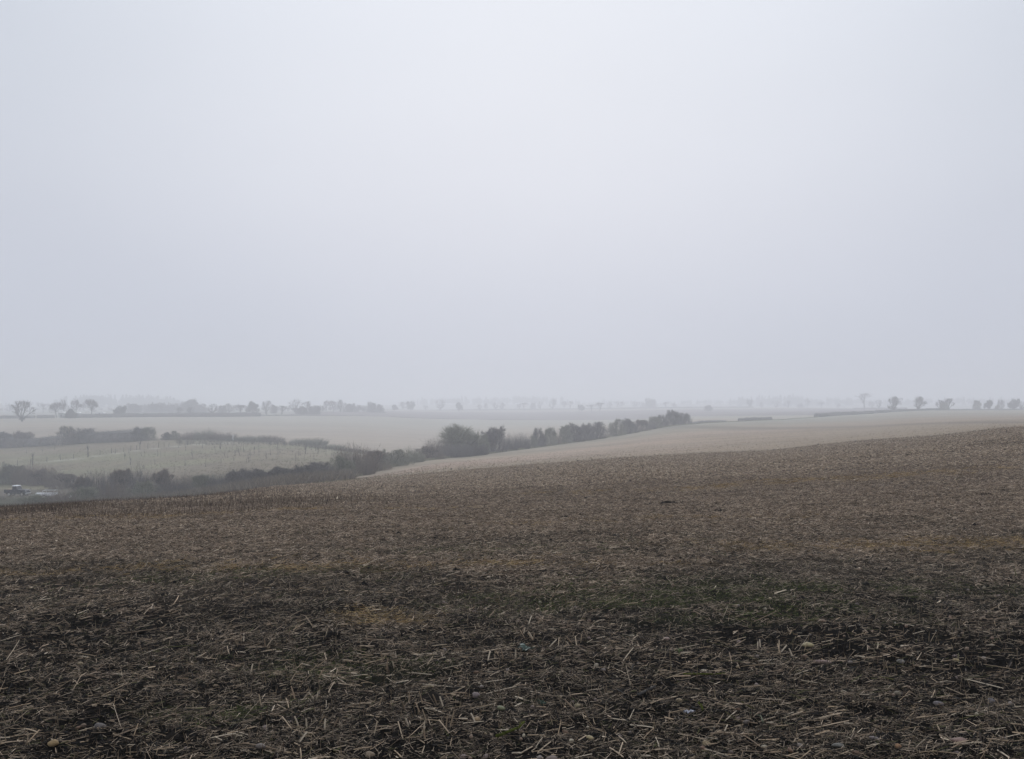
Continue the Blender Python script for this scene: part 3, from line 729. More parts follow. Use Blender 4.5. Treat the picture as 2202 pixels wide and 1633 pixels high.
# skyline and middle-distance trees: column, distance, top row, crown width in photo pixels, kind, variant, label
TREES = [
 ('bare_tree', 48, 560, 862, 42, 'vase', 0, 'wide bare oak standing alone in the hedge at the far left'),
 ('bare_tree', 20, 1150, 870, 18, 'oak', 1, 'faint small tree left of the wide bare oak'),
 ('bare_tree', 93, 1050, 868, 24, 'umb', 0, 'faint flat topped tree right of the wide bare oak'),
 ('birch_tree', 122, 655, 866, 30, 'birch', 0, 'bare birch left of the pale roofed shed'),
 ('birch_tree', 136, 700, 861, 22, 'birch', 1, 'bare tall birch rising behind the pale roofed shed'),
 ('evergreen_tree', 152, 625, 880, 26, 'conifer', 1, 'dark bushy conifer beside the pale roofed shed'),
 ('birch_tree', 164, 680, 859, 22, 'birch', 2, 'tallest bare birch, just behind the bushy conifer'),
 ('birch_tree', 196, 650, 859, 32, 'birch', 0, 'broad bare birch at the right end of the birch group'),
 ('bare_tree', 258, 690, 872, 26, 'ivy', 0, 'lopsided leaning tree left of the parked white vehicle'),
 ('bare_tree', 286, 950, 868, 30, 'dense', 0, 'broad hazy tree above the parked white vehicle, left one'),
 ('bare_tree', 338, 960, 867, 38, 'dense', 1, 'wide hazy tree just right of the white vehicle'),
 ('bare_tree', 366, 960, 871, 26, 'dense', 2, 'low hazy tree between two wide hazy crowns'),
 ('bare_tree', 384, 940, 868, 24, 'oak', 2, 'rounded hazy tree left of the tall double crown'),
 ('bare_tree', 412, 930, 859, 36, 'dense', 0, 'tallest domed crown in the hazy clump, double topped'),
 ('bare_tree', 432, 940, 869, 26, 'dense', 1, 'sloping hazy crown on the right flank of the tallest dome'),
 ('bare_tree', 386, 760, 876, 14, 'oak', 0, 'small round hedgerow tree before the hazy clump, left one'),
 ('bare_tree', 411, 755, 876, 18, 'oak', 1, 'small round hedgerow tree before the tallest domed crown'),
 ('bare_tree', 456, 745, 869, 20, 'oak', 2, 'round headed hedgerow tree right of the hazy clump'),
 ('bare_tree', 478, 850, 873, 16, 'dense', 2, 'low hazy tree right of a gap beside the round headed tree'),
 ('bare_tree', 492, 870, 868, 20, 'oak', 0, 'hazy round tree behind the far hedge, left of a lower one'),
 ('bare_tree', 516, 760, 871, 26, 'umb', 1, 'dark flat crowned tree on the far hedge'),
 ('bare_tree', 543, 765, 863, 26, 'ivy', 1, 'tall ivy clad tree on the far hedge'),
 ('bare_tree', 573, 760, 862, 20, 'oak', 1, 'oval bare tree on a clear short trunk in the far hedge'),
 ('bare_tree', 588, 850, 871, 14, 'dense', 0, 'small hazy tree tucked behind the oval bare tree'),
 ('bare_tree', 606, 770, 873, 28, 'umb', 2, 'low spreading tree right of the oval bare tree'),
 ('bare_tree', 635, 850, 860, 24, 'oak', 2, 'tall round topped tree above the end of the far hedge'),
 ('bare_tree', 660, 800, 863, 20, 'umb', 0, 'flat topped tall tree beside the tall round topped one'),
 ('bare_tree', 650, 780, 874, 24, 'dense', 1, 'dark thicket tree at the foot of two tall trees'),
 ('bare_tree', 676, 800, 873, 24, 'dense', 2, 'low dark tree right of the flat topped tall tree'),
 ('bare_tree', 693, 880, 874, 12, 'birch', 1, 'small thin tree left of the slender row'),
 ('bare_tree', 703, 950, 861, 18, 'birch', 2, 'slender bare tree, first of the slender row'),
 ('bare_tree', 717, 950, 862, 18, 'birch', 0, 'slender bare tree in the middle of the slender row'),
 ('bare_tree', 732, 950, 860, 22, 'vase', 1, 'tallest bare tree in the slender row'),
 ('bare_tree', 752, 960, 868, 26, 'dense', 0, 'sloping bushy tree at the right end of the slender row'),
 ('bare_tree', 770, 960, 871, 14, 'oak', 1, 'little round tree between the slender row and a domed tree'),
 ('bare_tree', 783, 970, 872, 14, 'oak', 2, 'little thin tree left of the domed tree'),
 ('bare_tree', 799, 960, 865, 22, 'dense', 1, 'dense domed tree near the end of the tree belt'),
 ('bare_tree', 816, 960, 870, 15, 'dense', 2, 'last bushy tree at the right end of the tree belt'),
 ('bare_tree', 849, 1180, 870, 13, 'ivy', 0, 'dark pointed oval tree, first on the bare skyline'),
 ('bare_tree', 866, 1330, 864, 15, 'oak', 0, 'pale tree between two dark ivy trees on the skyline'),
 ('bare_tree', 883, 1190, 863, 17, 'ivy', 2, 'ivy clad tree with a thin bare top on the skyline'),
 ('bare_tree', 915, 1450, 872, 11, 'oak', 1, 'faint small tree alone left of the pointed crown'),
 ('bare_tree', 946, 1300, 861, 20, 'oak', 2, 'bare tree with a pointed spreading crown on the skyline'),
 ('bare_tree', 987, 1180, 865, 15, 'ivy', 1, 'dark dense oval tree alone on the skyline'),
 ('bare_tree', 1031, 1400, 870, 10, 'oak', 0, 'smallest of the four little trees on the skyline'),
 ('bare_tree', 1046, 1400, 868, 10, 'oak', 1, 'second little round tree of four on the skyline'),
 ('bare_tree', 1065, 1380, 866, 12, 'oak', 2, 'leaning little tree, third of four on the skyline'),
 ('bare_tree', 1080, 1420, 866, 12, 'oak', 0, 'palest little tree, fourth of four on the skyline'),
 ('bare_tree', 1117, 1420, 868, 11, 'oak', 1, 'faint tree touching a flat crowned one on the skyline'),
 ('bare_tree', 1128, 1360, 866, 15, 'umb', 1, 'flat crowned small tree on the skyline hedge'),
 ('bare_tree', 1146, 1480, 866, 12, 'dense', 0, 'faint blocky tree left of a round one on the skyline'),
 ('bare_tree', 1162, 1440, 864, 12, 'oak', 2, 'faint round tree beside a blocky one on the skyline'),
 ('bare_tree', 1188, 1380, 859, 18, 'vase', 2, 'tallest fan shaped tree in the middle of the skyline'),
 ('bare_tree', 1212, 1500, 863, 12, 'birch', 0, 'faint narrow tree right of the fan shaped tree'),
 ('bare_tree', 1226, 1420, 863, 17, 'umb', 2, 'slanting tree right of the faint narrow tree'),
 ('bare_tree', 1250, 1150, 870, 15, 'ivy', 0, 'rounded tree on the dark field, left of a linked pair'),
 ('bare_tree', 1272, 1150, 870, 20, 'umb', 0, 'low flat tree, left of the linked pair below the skyline'),
 ('bare_tree', 1289, 1150, 866, 18, 'umb', 1, 'higher flat tree, right of the linked pair below the skyline'),
 ('bare_tree', 1311, 1550, 865, 12, 'oak', 0, 'very faint tree right of the linked pair'),
 ('bare_tree', 1327, 1480, 863, 12, 'birch', 1, 'pale thin tree, left of a pale pair'),
 ('bare_tree', 1338, 1480, 863, 11, 'birch', 2, 'pale thin tree, right of a pale pair'),
 ('bare_tree', 1366, 1560, 864, 13, 'oak', 1, 'very faint tree left of the big faint dome'),
 ('bare_tree', 1379, 1560, 864, 12, 'oak', 2, 'very faint tree touching the big faint dome'),
 ('bare_tree', 1398, 1480, 857, 27, 'dense', 1, 'big faint domed tree on the skyline'),
 ('bare_tree', 1432, 1400, 865, 14, 'umb', 2, 'wind swept tree leaning left right of the faint dome'),
 ('bare_tree', 1450, 1480, 867, 11, 'oak', 0, 'faint sparse tree beside the wind swept tree'),
 ('bush', 1523, 1050, 872, 15, 'dense', 2, 'single round bush on the dark field below the skyline'),
 ('bare_tree', 1612, 1420, 859, 11, 'ivy', 2, 'knobbly narrow tree on the skyline right of the round bush'),
 ('bare_tree', 1638, 1500, 865, 9, 'oak', 1, 'faint small tree right of the knobbly tree'),
 ('bare_tree', 1668, 1520, 862, 15, 'oak', 2, 'faint round tree left of a spreading one'),
 ('bare_tree', 1695, 1440, 862, 17, 'vase', 0, 'spreading bare tree on the right half of the skyline'),
 ('bare_tree', 1722, 1500, 868, 13, 'dense', 0, 'faint scrubby tree left of the ragged tree'),
 ('bare_tree', 1736, 1420, 857, 14, 'birch', 1, 'ragged tall thin tree on the skyline'),
 ('bare_tree', 1767, 1350, 865, 14, 'umb', 0, 'small umbrella shaped tree on the skyline'),
 ('bare_tree', 1803, 1500, 869, 9, 'oak', 0, 'tiny faint tree left of the tall parasol oak'),
 ('bare_tree', 1859, 1150, 846, 27, 'umb', 2, 'tallest tree of all, a bare parasol oak on a long trunk'),
 ('bare_tree', 1875, 1350, 863, 13, 'oak', 1, 'faint little tree under the edge of the parasol oak'),
 ('bare_tree', 1889, 1150, 861, 13, 'oak', 2, 'little oval tree right of the parasol oak'),
 ('bare_tree', 1923, 640, 853, 26, 'oak', 0, 'dark tiered bare tree standing in the long right hedge'),
 ('bare_tree', 1974, 650, 853, 32, 'vase', 2, 'wide fan shaped bare tree standing on the field edge'),
 ('bare_tree', 2022, 665, 861, 24, 'vase', 1, 'left half of the many stemmed tree group'),
 ('bare_tree', 2040, 670, 857, 24, 'vase', 0, 'right half of the many stemmed tree group, the taller'),
 ('bush', 2030, 660, 866, 18, 'green', 0, 'ivy bush filling the middle of the many stemmed group'),
 ('bare_tree', 2101, 760, 861, 18, 'green', 1, 'bushy tree leftmost in the row at the far right'),
 ('bare_tree', 2126, 740, 860, 18, 'ivy', 1, 'dense ivy column tree at the far right'),
 ('bush', 2146, 760, 870, 13, 'green', 2, 'low ivy bush right of the dense ivy column'),
 ('bare_tree', 2154, 790, 860, 16, 'oak', 1, 'thin bare tree behind the low ivy bush'),
 ('bare_tree', 2180, 750, 857, 23, 'ivy', 0, 'heavy headed ivy tree near the right edge'),
 ('bare_tree', 2199, 790, 864, 18, 'oak', 2, 'faint tree cut by the right edge of the photo'),
]
for nm, u, Y, vt, w, kd, va, lb in TREES:
    tree(nm, 'bush' if nm == 'bush' else 'tree', u, Y, vt, w, kd, va, lb, 'trees along the far hedges and skyline')

# hedge of trees and shrubs running up the valley, nearest part at the left
HEDGE = [
 ('bare_tree', 982, 238, 916, 100, 'bigoak', 0, 'big round headed pale grey tree in the valley hedge'),
 ('shrub', 986, 230, 952, 70, 'thick', 2, 'dark low shrub hiding the foot of the big round tree'),
 ('shrub', 945, 232, 944, 66, 'tan', 0, 'low brown shrub at the left foot of the big round tree'),
 ('shrub', 1022, 238, 946, 66, 'thick', 1, 'low dark shrub at the right foot of the big round tree'),
 ('bush', 1064, 256, 919, 51, 'dense', 0, 'tall dark dome shaped bush right of the big round tree'),
 ('shrub', 1040, 250, 934, 26, 'green', 1, 'sprawling grey shrub on the left side of the tall dark dome'),
 ('shrub', 1097, 263, 935, 36, 'thick', 0, 'square topped dark shrub right of the tall dark dome'),
 ('shrub', 1124, 270, 933, 38, 'thick', 2, 'round dark shrub, middle of three low ones'),
 ('shrub', 1146, 276, 937, 23, 'green', 2, 'smaller round shrub before the gap with pale stems'),
 ('bare_tree', 1159, 281, 921, 30, 'shrub', 1, 'dark upright tree left of a gap showing pale stems'),
 ('bare_tree', 1183, 288, 920, 29, 'green', 0, 'grey green upright tree right of a gap showing pale stems'),
 ('shrub', 1199, 292, 935, 19, 'tan', 1, 'low brown shrub beside the grey green upright tree'),
 ('bare_tree', 1214, 297, 915, 34, 'green', 1, 'tree leading the long dense clump, lighter than the rest'),
 ('bare_tree', 1238, 303, 911, 39, 'shrub', 0, 'dense dark crown in the middle of the long clump'),
 ('bare_tree', 1262, 309, 911, 34, 'shrub', 2, 'broad dark crown just left of the clump end'),
 ('bare_tree', 1284, 316, 908, 41, 'shrub', 1, 'sloping dark crown closing the long clump before the gap'),
 ('bare_tree', 1326, 330, 902, 41, 'green', 2, 'upright green grey tree just past the gap in the hedge'),
 ('bare_tree', 1352, 342, 901, 39, 'shrub', 0, 'flat topped tree right of the upright green grey tree'),
 ('bare_tree', 1380, 356, 903, 34, 'brown', 2, 'open brown tree showing pale field through its branches'),
 ('shrub', 1400, 368, 905, 25, 'thick', 2, 'small dark shrub below the open brown tree'),
 ('bare_tree', 1408, 374, 896, 29, 'green', 0, 'thin arching tree left of the large dark clump'),
 ('bare_tree', 1424, 384, 893, 26, 'shrub', 1, 'thin dark tree touching the large dark clump'),
 ('bush', 1447, 398, 883, 37, 'dense', 1, 'tallest dark bush in the clump that ends the tree hedge'),
 ('bush', 1470, 408, 889, 28, 'dense', 2, 'round dark bush closing the tree hedge at its upper end'),
 ('shrub', 920, 218, 960, 68, 'brown', 0, 'dark shrub where the hedge narrows left of the big tree'),
 ('shrub', 885, 200, 963, 66, 'grey', 1, 'grey shrub second to the left of the big tree'),
 ('shrub', 845, 184, 967, 79, 'green', 2, 'wide dark shrub before the tall brown one'),
 ('shrub', 768, 156, 957, 96, 'tan', 0, 'tallest brown twiggy shrub in the lower hedge'),
 ('shrub', 808, 168, 969, 57, 'brown', 2, 'brown shrub leaning on the tallest brown twiggy one'),
 ('shrub', 733, 151, 981, 66, 'green', 2, 'grey shrub left of the tallest brown twiggy one'),
 ('shrub', 688, 146, 994, 72, 'shrub', 1, 'dark solid shrub, first of the dark run at the field edge'),
 ('shrub', 650, 143, 1000, 61, 'shrub', 1, 'dark shrub in the run at the field edge, second'),
 ('shrub', 606, 142, 1004, 77, 'shrub', 0, 'broad dark solid shrub in the middle of the dark run'),
 ('shrub', 560, 142, 1009, 63, 'shrub', 0, 'dark twiggy shrub left of the broad solid one'),
 ('shrub', 520, 142, 1010, 72, 'shrub', 2, 'dark rounded shrub above the crest of the stubble'),
 ('shrub', 478, 143, 1019, 63, 'thick', 2, 'dark ragged shrub near the left end of the dark run'),
 ('shrub', 436, 146, 1021, 57, 'green', 0, 'grey bramble shrub ending the dark run'),
 ('shrub', 393, 152, 1019, 68, 'tan', 1, 'tan bramble shrub below the meadow'),
 ('shrub', 350, 156, 1011, 61, 'brown', 0, 'tan twiggy shrub below the young plantation'),
 ('shrub', 300, 164, 1005, 68, 'thick', 1, 'tall thin stemmed shrub left of the tan ones'),
 ('shrub', 262, 166, 1009, 56, 'brown', 2, 'brown thin stemmed shrub between tall stemmed ones'),
 ('shrub', 215, 164, 1011, 66, 'thick', 0, 'dark tall stemmed shrub right of the white trailer'),
 ('shrub', 178, 172, 1023, 48, 'brown', 1, 'brown shrub nearest right of the white trailer'),
 ('shrub', 113, 212, 1003, 38, 'tan', 0, 'upright red brown sapling bush behind the white trailer'),
 ('shrub', 140, 206, 1019, 57, 'brown', 2, 'low dark shrub behind the white trailer'),
 ('shrub', 60, 222, 997, 63, 'tan', 1, 'tall brown shrub directly behind the dark pickup'),
 ('shrub', 30, 224, 999, 68, 'green', 1, 'dark shrub behind the tail of the dark pickup'),
 ('shrub', -5, 226, 1001, 61, 'tan', 2, 'brown shrub cut by the left edge behind the pickup'),
 ('shrub', 88, 218, 1009, 50, 'brown', 0, 'dark shrub behind the bonnet of the dark pickup'),
 ('shrub', 20, 140, 1069, 76, 'grey', 2, 'low bramble on the bank below the dark pickup'),
 ('shrub', 75, 138, 1065, 67, 'green', 0, 'low bramble on the bank below the white trailer'),
 ('shrub', 130, 138, 1057, 79, 'tan', 1, 'low tan bramble right of the white trailer on the bank'),
 ('shrub', 185, 140, 1047, 68, 'green', 1, 'grey bramble on the bank at the crest'),
 ('shrub', 245, 142, 1039, 84, 'tan', 2, 'tan bramble on the bank at the crest'),
 ('shrub', 310, 142, 1035, 73, 'green', 2, 'grey green bramble between the tan ones at the crest'),
 ('shrub', 375, 140, 1033, 79, 'thick', 2, 'dark low bramble behind the crest of the stubble'),
]
for nm, u, Y, vt, w, kd, va, lb in HEDGE:
    tree(nm, {'bare_tree': 'tree', 'shrub': 'shrub', 'bush': 'bush'}[nm], u, Y, vt, w, kd, va, lb, 'trees and shrubs of the valley hedge')

MEADOW = [
 ('shrub', 10, 388, 929, 60, 'shrub', 0, 'round dark bush at the left end of the meadow hedge'),
 ('shrub', 47, 386, 927, 49, 'brown', 1, 'taller round bush second from the left on the meadow hedge'),
 ('bare_tree', 140, 370, 916, 44, 'pale', 0, 'pale bare bush with light stems on the meadow hedge'),
 ('shrub', 183, 368, 921, 62, 'shrub', 1, 'broad fan shaped bush on the meadow hedge'),
 ('shrub', 160, 367, 930, 40, 'brown', 0, 'brown low bush between the pale and the fan shaped one'),
 ('shrub', 299, 352, 919, 29, 'shrub', 2, 'dark tree at the clipped end of the meadow hedge'),
 ('bare_tree', 318, 352, 919, 35, 'green', 0, 'light grey bare bush just past the clipped hedge end'),
 ('shrub', 360, 346, 930, 24, 'shrub', 0, 'small upright bush, left of a close pair'),
 ('shrub', 375, 345, 927, 24, 'green', 2, 'small upright bush, right of a close pair'),
 ('shrub', 412, 343, 928, 52, 'tan', 2, 'ragged thin bush where the scrubby boundary begins'),
 ('shrub', 440, 342, 923, 52, 'grey', 1, 'dark thin bush in the scrubby boundary'),
 ('shrub', 478, 340, 929, 63, 'tan', 1, 'low brown scrub right of the dark thin bush'),
 ('shrub', 515, 338, 938, 63, 'grey', 1, 'low grey scrub before the white post'),
 ('shrub', 552, 337, 936, 63, 'grey', 2, 'low dark scrub in the thinning boundary'),
 ('shrub', 588, 336, 936, 52, 'tan', 0, 'last low scrub before the boundary dips'),
 ('shrub', 646, 328, 943, 52, 'grey', 0, 'small tuft of scrub where the boundary dips'),
 ('shrub', 680, 318, 942, 59, 'grey', 0, 'dark tuft of scrub below the pale field'),
 ('shrub', 715, 300, 956, 63, 'grey', 2, 'grey tuft of scrub running down to the valley hedge'),
]
for nm, u, Y, vt, w, kd, va, lb in MEADOW:
    tree(nm, 'tree' if nm == 'bare_tree' else 'shrub', u, Y, vt, w, kd, va, lb, 'bushes along the upper edge of the meadow')

# far woods: one mass of conifers and bare crowns on the distant rise
def wood(name, label, spans, n, mt, seed):
    rg = np.random.default_rng(seed)
    parts = []
    for k in range(n):
        u0, u1, Y0, Y1, v0, v1 = spans[rg.integers(len(spans))]
        t = rg.random()
        u = u0 + (u1 - u0) * t; Y = rg.uniform(Y0, Y1)
        x, y = P(u, Y); z = H1(x, y) - .3
        hump = math.sin(math.pi * min(max(t, .02), .98)) ** .35
        top = zrow(v0 + (v1 - v0) * t + (1 - hump) * 14 + rg.normal(0, 1.6), Y)
        h = max(top - z, 4)
        w = h * rg.uniform(.28, .4)
        if rg.random() < .5:
            con = [(0, 0, h*(.15 + .8*q), w*(1-q)*.6+.3, w*(1-q)*.6+.3, h*.09) for q in np.linspace(0, 1, 7)]
        else:
            con = [(0, 0, h*.6, w, w, h*.38), (w*.5, 0, h*.5, w*.7, w*.7, h*.3), (-w*.5, w*.3, h*.55, w*.7, w*.7, h*.3)]
        V, Fc = leaf_clumps(seed + k, con, 140, h*.11)
        parts.append((V + np.array([x, y, z]), Fc))
    V, Fc = join(parts)
    tag(add(name, mesh_np(name, V, Fc, M[mt])), label, 'woodland', None, 'stuff')
wood('far_wood', 'faint conifer wood on the rise behind the birches', [(120, 390, 1750, 1900, 849, 851), (150, 250, 1700, 1800, 852, 850), (-60, 130, 1900, 2000, 868, 862), (250, 385, 1750, 1850, 851, 853)], 150, 'conifer', 900)
wood('far_wood', 'very faint wood across the middle of the skyline', [(860, 1080, 2100, 2300, 858, 853), (1000, 1260, 2100, 2300, 852, 855), (1240, 1420, 2200, 2350, 862, 863)], 170, 'conifer', 2900)
wood('far_wood', 'very faint wood along the right half of the skyline', [(1560, 1760, 1950, 2100, 853, 852), (1700, 1960, 1950, 2150, 855, 858), (1900, 2280, 1900, 2100, 855, 857), (1420, 1600, 2100, 2250, 861, 860)], 230, 'conifer', 4900)
wood('far_tree_belt', 'faint belt of bare trees behind the far left hedges', [(-60, 280, 1150, 1400, 878, 874), (270, 420, 1000, 1150, 871, 868), (420, 640, 1000, 1200, 873, 873), (620, 830, 1050, 1200, 872, 874)], 260, 'twig_dark', 6900)

# clipped and overgrown hedges: each a long thing with a body of dense twigs
def hedge(label, pts, width, seed, twig='twig_dark', ragged=.3, n_per_m=26, body_h=1.0):
    """pts: (u, Y, top row) along the hedge."""
    rg = np.random.default_rng(seed)
    xs = np.array([P(u, Y) for u, Y, v in pts]); 
    tops = np.array([zrow(v, Y) for u, Y, v in pts])
    seg = np.r_[0, np.cumsum(np.linalg.norm(np.diff(xs, axis=0), axis=1))]
    Ln = seg[-1]
    at = lambda s: (np.interp(s, seg, xs[:, 0]), np.interp(s, seg, xs[:, 1]), np.interp(s, seg, tops))
    # body
    m = max(int(Ln / 1.5), 4)
    s = np.linspace(0, Ln, m)
    x, y, t = at(s)
    dx, dy = np.gradient(x), np.gradient(y); q = np.hypot(dx, dy); nx, ny = -dy/q, dx/q
    g = H(x, y)
    h = np.maximum(t - g, .5) * (1 + (fbm(s*.25, s*0+seed, seed, 3) - .5) * ragged)
    prof = [(-.5, 0), (-.55, .35), (-.45, .78), (-.2, .93), (.2, .93), (.45, .78), (.55, .35), (.5, 0)]
    V = []
    for a, b in prof:
        k = 1 + .25 * (vnoise(s*.9, s*0 + a*9, seed+3) - .5)
        V.append(np.stack([x + nx*a*width*k, y + ny*a*width*k, g - .1 + b*h*body_h*(.97 + .1*(vnoise(s*1.3, s*0 + a*5, seed+5) - .5))], -1))
    V = np.stack(V, 1)
    npf = len(prof)
    idx = np.arange(m*npf).reshape(m, npf)
    Fq = np.stack([idx[:-1, :-1], idx[1:, :-1], idx[1:, 1:], idx[:-1, 1:]], -1).reshape(-1, 4)
    Ft = np.vstack([Fq[:, [0, 1, 2]], Fq[:, [0, 2, 3]]])
    caps = []
    for e in (0, m-1):
        for k in range(1, npf-1): caps.append([idx[e, 0], idx[e, k], idx[e, k+1]])
    body = (V.reshape(-1, 3), np.vstack([Ft, np.array(caps)]))
    # twigs standing out of it
    n = int(min(Ln * n_per_m, 9000))
    ss = rg.uniform(0, Ln, n)
    x, y, t = at(ss); g = H(x, y); hh = np.maximum(t - g, .5) * (1 + (fbm(ss*.25, ss*0+seed, seed, 3) - .5) * ragged)
    nxx, nyy = np.interp(ss, s, nx), np.interp(ss, s, ny)
    a = rg.uniform(-.5, .5, n) * width; f = rg.uniform(.05, .92, n) * (1 if body_h == 1 else rg.uniform(.2, .8, n))
    p0 = np.stack([x + nxx*a*.8, y + nyy*a*.8, g + f*hh], -1)
    d = np.stack([nxx*a*.9 + rg.normal(0, .25, n), nyy*a*.9 + rg.normal(0, .25, n), rg.uniform(.1, .8, n) * hh * .3], -1)
    tw = tri_spikes(p0, p0 + d, np.full(n, .03) * rg.uniform(.5, 1.3, n))
    Vv, Ff = join([body, tw])
    return tag(add('hedge', mesh_np('hedge', Vv, Ff, M[twig])), label, 'hedge', 'field hedges')
hedge('overgrown dark hedge along the top of the meadow', [(-60, 390, 934), (30, 386, 937), (60, 384, 942), (120, 373, 937), (200, 366, 929), (250, 359, 925), (306, 352, 921)], 4.4, 11, n_per_m=120)
hedge('thin low scrub hedge right of the clipped meadow hedge', [(312, 351, 938), (400, 343, 940), (500, 338, 948), (590, 336, 955)], 2.2, 12, 'twig_brown', 1.2, 30, .02)
hedge('scrubby low hedge dipping toward the valley below the pale field', [(590, 336, 956), (650, 326, 962), (720, 300, 968), (800, 262, 975), (880, 216, 985)], 2.4, 13, 'twig_brown', 1.2, 18, .02)
hedge('low clipped hedge right after the tree hedge ends', [(1484, 420, 909), (1500, 424, 906), (1520, 430, 904), (1556, 446, 904)], 2.4, 14)
hedge('short clipped hedge alone on the pale field edge', [(1592, 466, 899), (1620, 478, 897), (1656, 492, 896)], 2.4, 15)
hedge('long clipped hedge rising on the right, left of a gap', [(1755, 548, 888), (1800, 575, 886), (1876, 612, 883)], 2.4, 16)
hedge('clipped hedge under the dark tiered tree', [(1884, 618, 882), (1930, 640, 880), (1990, 655, 878), (2030, 664, 877)], 2.4, 17)
hedge('thin far hedge at the foot of the right edge trees', [(2036, 668, 880), (2120, 720, 879), (2260, 760, 878)], 2.2, 18)
hedge('dark clipped hedge under the wide bare oak', [(-60, 636, 893), (20, 636, 893), (74, 636, 893)], 2.6, 19)
hedge('short clipped hedge between the oak and the birches', [(80, 638, 892.5), (117, 640, 892)], 2.6, 20)
hedge('long dark clipped hedge below the white vehicle', [(158, 644, 890), (240, 652, 888.5), (330, 662, 887.5), (450, 676, 886), (560, 696, 886)], 2.8, 21)
hedge('uneven far hedge under the tree belt', [(560, 705, 889), (640, 725, 891), (700, 740, 893), (780, 760, 895)], 2.2, 22, ragged=.9, n_per_m=40, body_h=.5)
hedge('gappy hedge along the near side of the ploughed field', [(842, 770, 897), (900, 780, 898), (990, 790, 902)], 2.0, 23, ragged=1.0, n_per_m=40, body_h=.4)
hedge('low broken hedge below the ploughed field, right part', [(1035, 795, 903), (1100, 795, 903), (1180, 790, 902)], 1.6, 24, ragged=1.2, n_per_m=40, body_h=.4)
hedge('thin skyline hedge under the lone trees', [(810, 1395, 883), (900, 1400, 881.5), (1000, 1402, 880), (1240, 1402, 878), (1420, 1402, 875), (1620, 1402, 874)], 3.0, 25, n_per_m=10)
hedge('faint hedge below the parasol oak', [(1836, 1150, 877), (1950, 1160, 876)], 2.4, 26, n_per_m=16)
hedge('pale hazy hedge at the foot of the distant tree belt', [(270, 945, 886), (420, 945, 886), (600, 950, 886), (830, 975, 886)], 3.0, 27, n_per_m=12)
# rough grass and brambles
def tufts(name, label, region, n, hmin, hmax, cols, mt, seed, rad=.05, lean=.35, blades=3):
    rg = np.random.default_rng(seed)
    x, y = region(rg, n)
    z = H(x, y)
    x, y, z = [np.repeat(a, blades) for a in (x, y, z)]
    m = len(x)
    sc = np.hypot(x, y) / 200
    x = x + rg.normal(0, .12, m); y = y + rg.normal(0, .12, m)
    p0 = np.stack([x, y, z - .05], -1)
    h = rg.uniform(hmin, hmax, m)
    p1 = p0 + np.stack([rg.normal(0, lean, m)*h, rg.normal(0, lean, m)*h, h], -1)
    V, Fc = tri_spikes(p0, p1, rad * rg.uniform(.5, 1.5, m))
    c = np.array(cols)[rg.integers(0, len(cols), m)] * rg.uniform(.8, 1.2, (m, 1))
    return tag(add(name, mesh_np(name, V, Fc, M[mt], np.repeat(c, 4, 0))), label, None, None, 'stuff')
def reg_uY(u0, u1, ya, yb, clump=None):
    def f(rg, n):
        u = rg.uniform(u0, u1, n*3); t = rg.random(n*3)
        Y = ya(u) + (yb(u) - ya(u)) * t
        x, y = (u - UC) / F * Y, Y
        if clump is not None:
            k = fbm(x*clump, y*clump, 500, 3) > rg.uniform(.25, .7, n*3)
            x, y = x[k], y[k]
        return x[:n], y[:n]
    return f
tufts('rough_grass', 'rough pale grass tufts covering the meadow', reg_uY(-150, 900, lambda u: B2(u) + 4, lambda u: np.maximum(B3(u) - 3, B2(u) + 6), .08), 8000, .08, .30,
      [(.185, .18, .112), (.17, .155, .105), (.195, .185, .125), (.155, .145, .095)], 'litter', 31, .06)
tufts('verge_grass', 'strip of pale uncut grass along the field side of the hedge', reg_uY(560, 1760, lambda u: B2(u) - 5.5, lambda u: B2(u) - .5), 9000, .2, .6,
      [(.26, .25, .17), (.22, .21, .14), (.29, .27, .19)], 'litter', 32, .05)
tufts('bramble_thicket', 'tangled brown brambles and dead stems in the valley bottom', reg_uY(-150, 760, lambda u: B2(u) - 32, lambda u: B2(u) + 15, .05), 12000, .4, 1.7,
      [(.16, .135, .11), (.20, .17, .13), (.13, .115, .10), (.24, .21, .155)], 'litter', 33, .035, .5)
tufts('dead_stems', 'tall dead weed stems along the upper edge of the meadow', reg_uY(380, 900, lambda u: np.maximum(B3(u) - 26, B2(u)+3), lambda u: np.maximum(B3(u) + 1, B2(u)+5), .06), 1700, .4, 1.3,
      [(.17, .155, .12), (.21, .19, .14), (.14, .13, .11)], 'litter', 34, .035, .25)

# wire fence of posts crossing the meadow
fx = [(6, 264), (9, 264), (37, 265), (66, 267), (101, 270), (130, 273), (158, 277), (190, 281), (215, 285), (240, 289), (266, 293), (281, 296), (294, 298), (318, 302), (341, 306), (353, 309), (363, 311), (387, 315), (403, 318), (409, 319)]
fx = [(u, np.interp(u, [0, 180, 300, 420], [266, 284, 302, 320])) for u, _ in fx]
root = empty('post_fence', (*P(*fx[0]), H1(*P(*fx[0]))))
tag(root, 'line of thin wooden fence posts crossing the meadow', 'fence')
pm = MB(); pm.tube((0, 0, -.3), (0, 0, 1.45), .085, .075, 6); pmesh = None
R0 = Vector(root.location)
for u, Y in fx:
    x, y = P(u, Y); p = Vector((x, y, H1(x, y))) - R0
    if pmesh is None:
        o = pm.build('post', M['post'], root); pmesh = o.data
    else:
        o = add('post', pmesh, root)
    o.location = p; o.rotation_euler = (random.gauss(0, .03), random.gauss(0, .03), random.random()*3); o.scale.z = random.uniform(.8, 1.1)
wm = MB()
pts = [Vector((*P(u, Y), H1(*P(u, Y)))) - R0 for u, Y in fx]
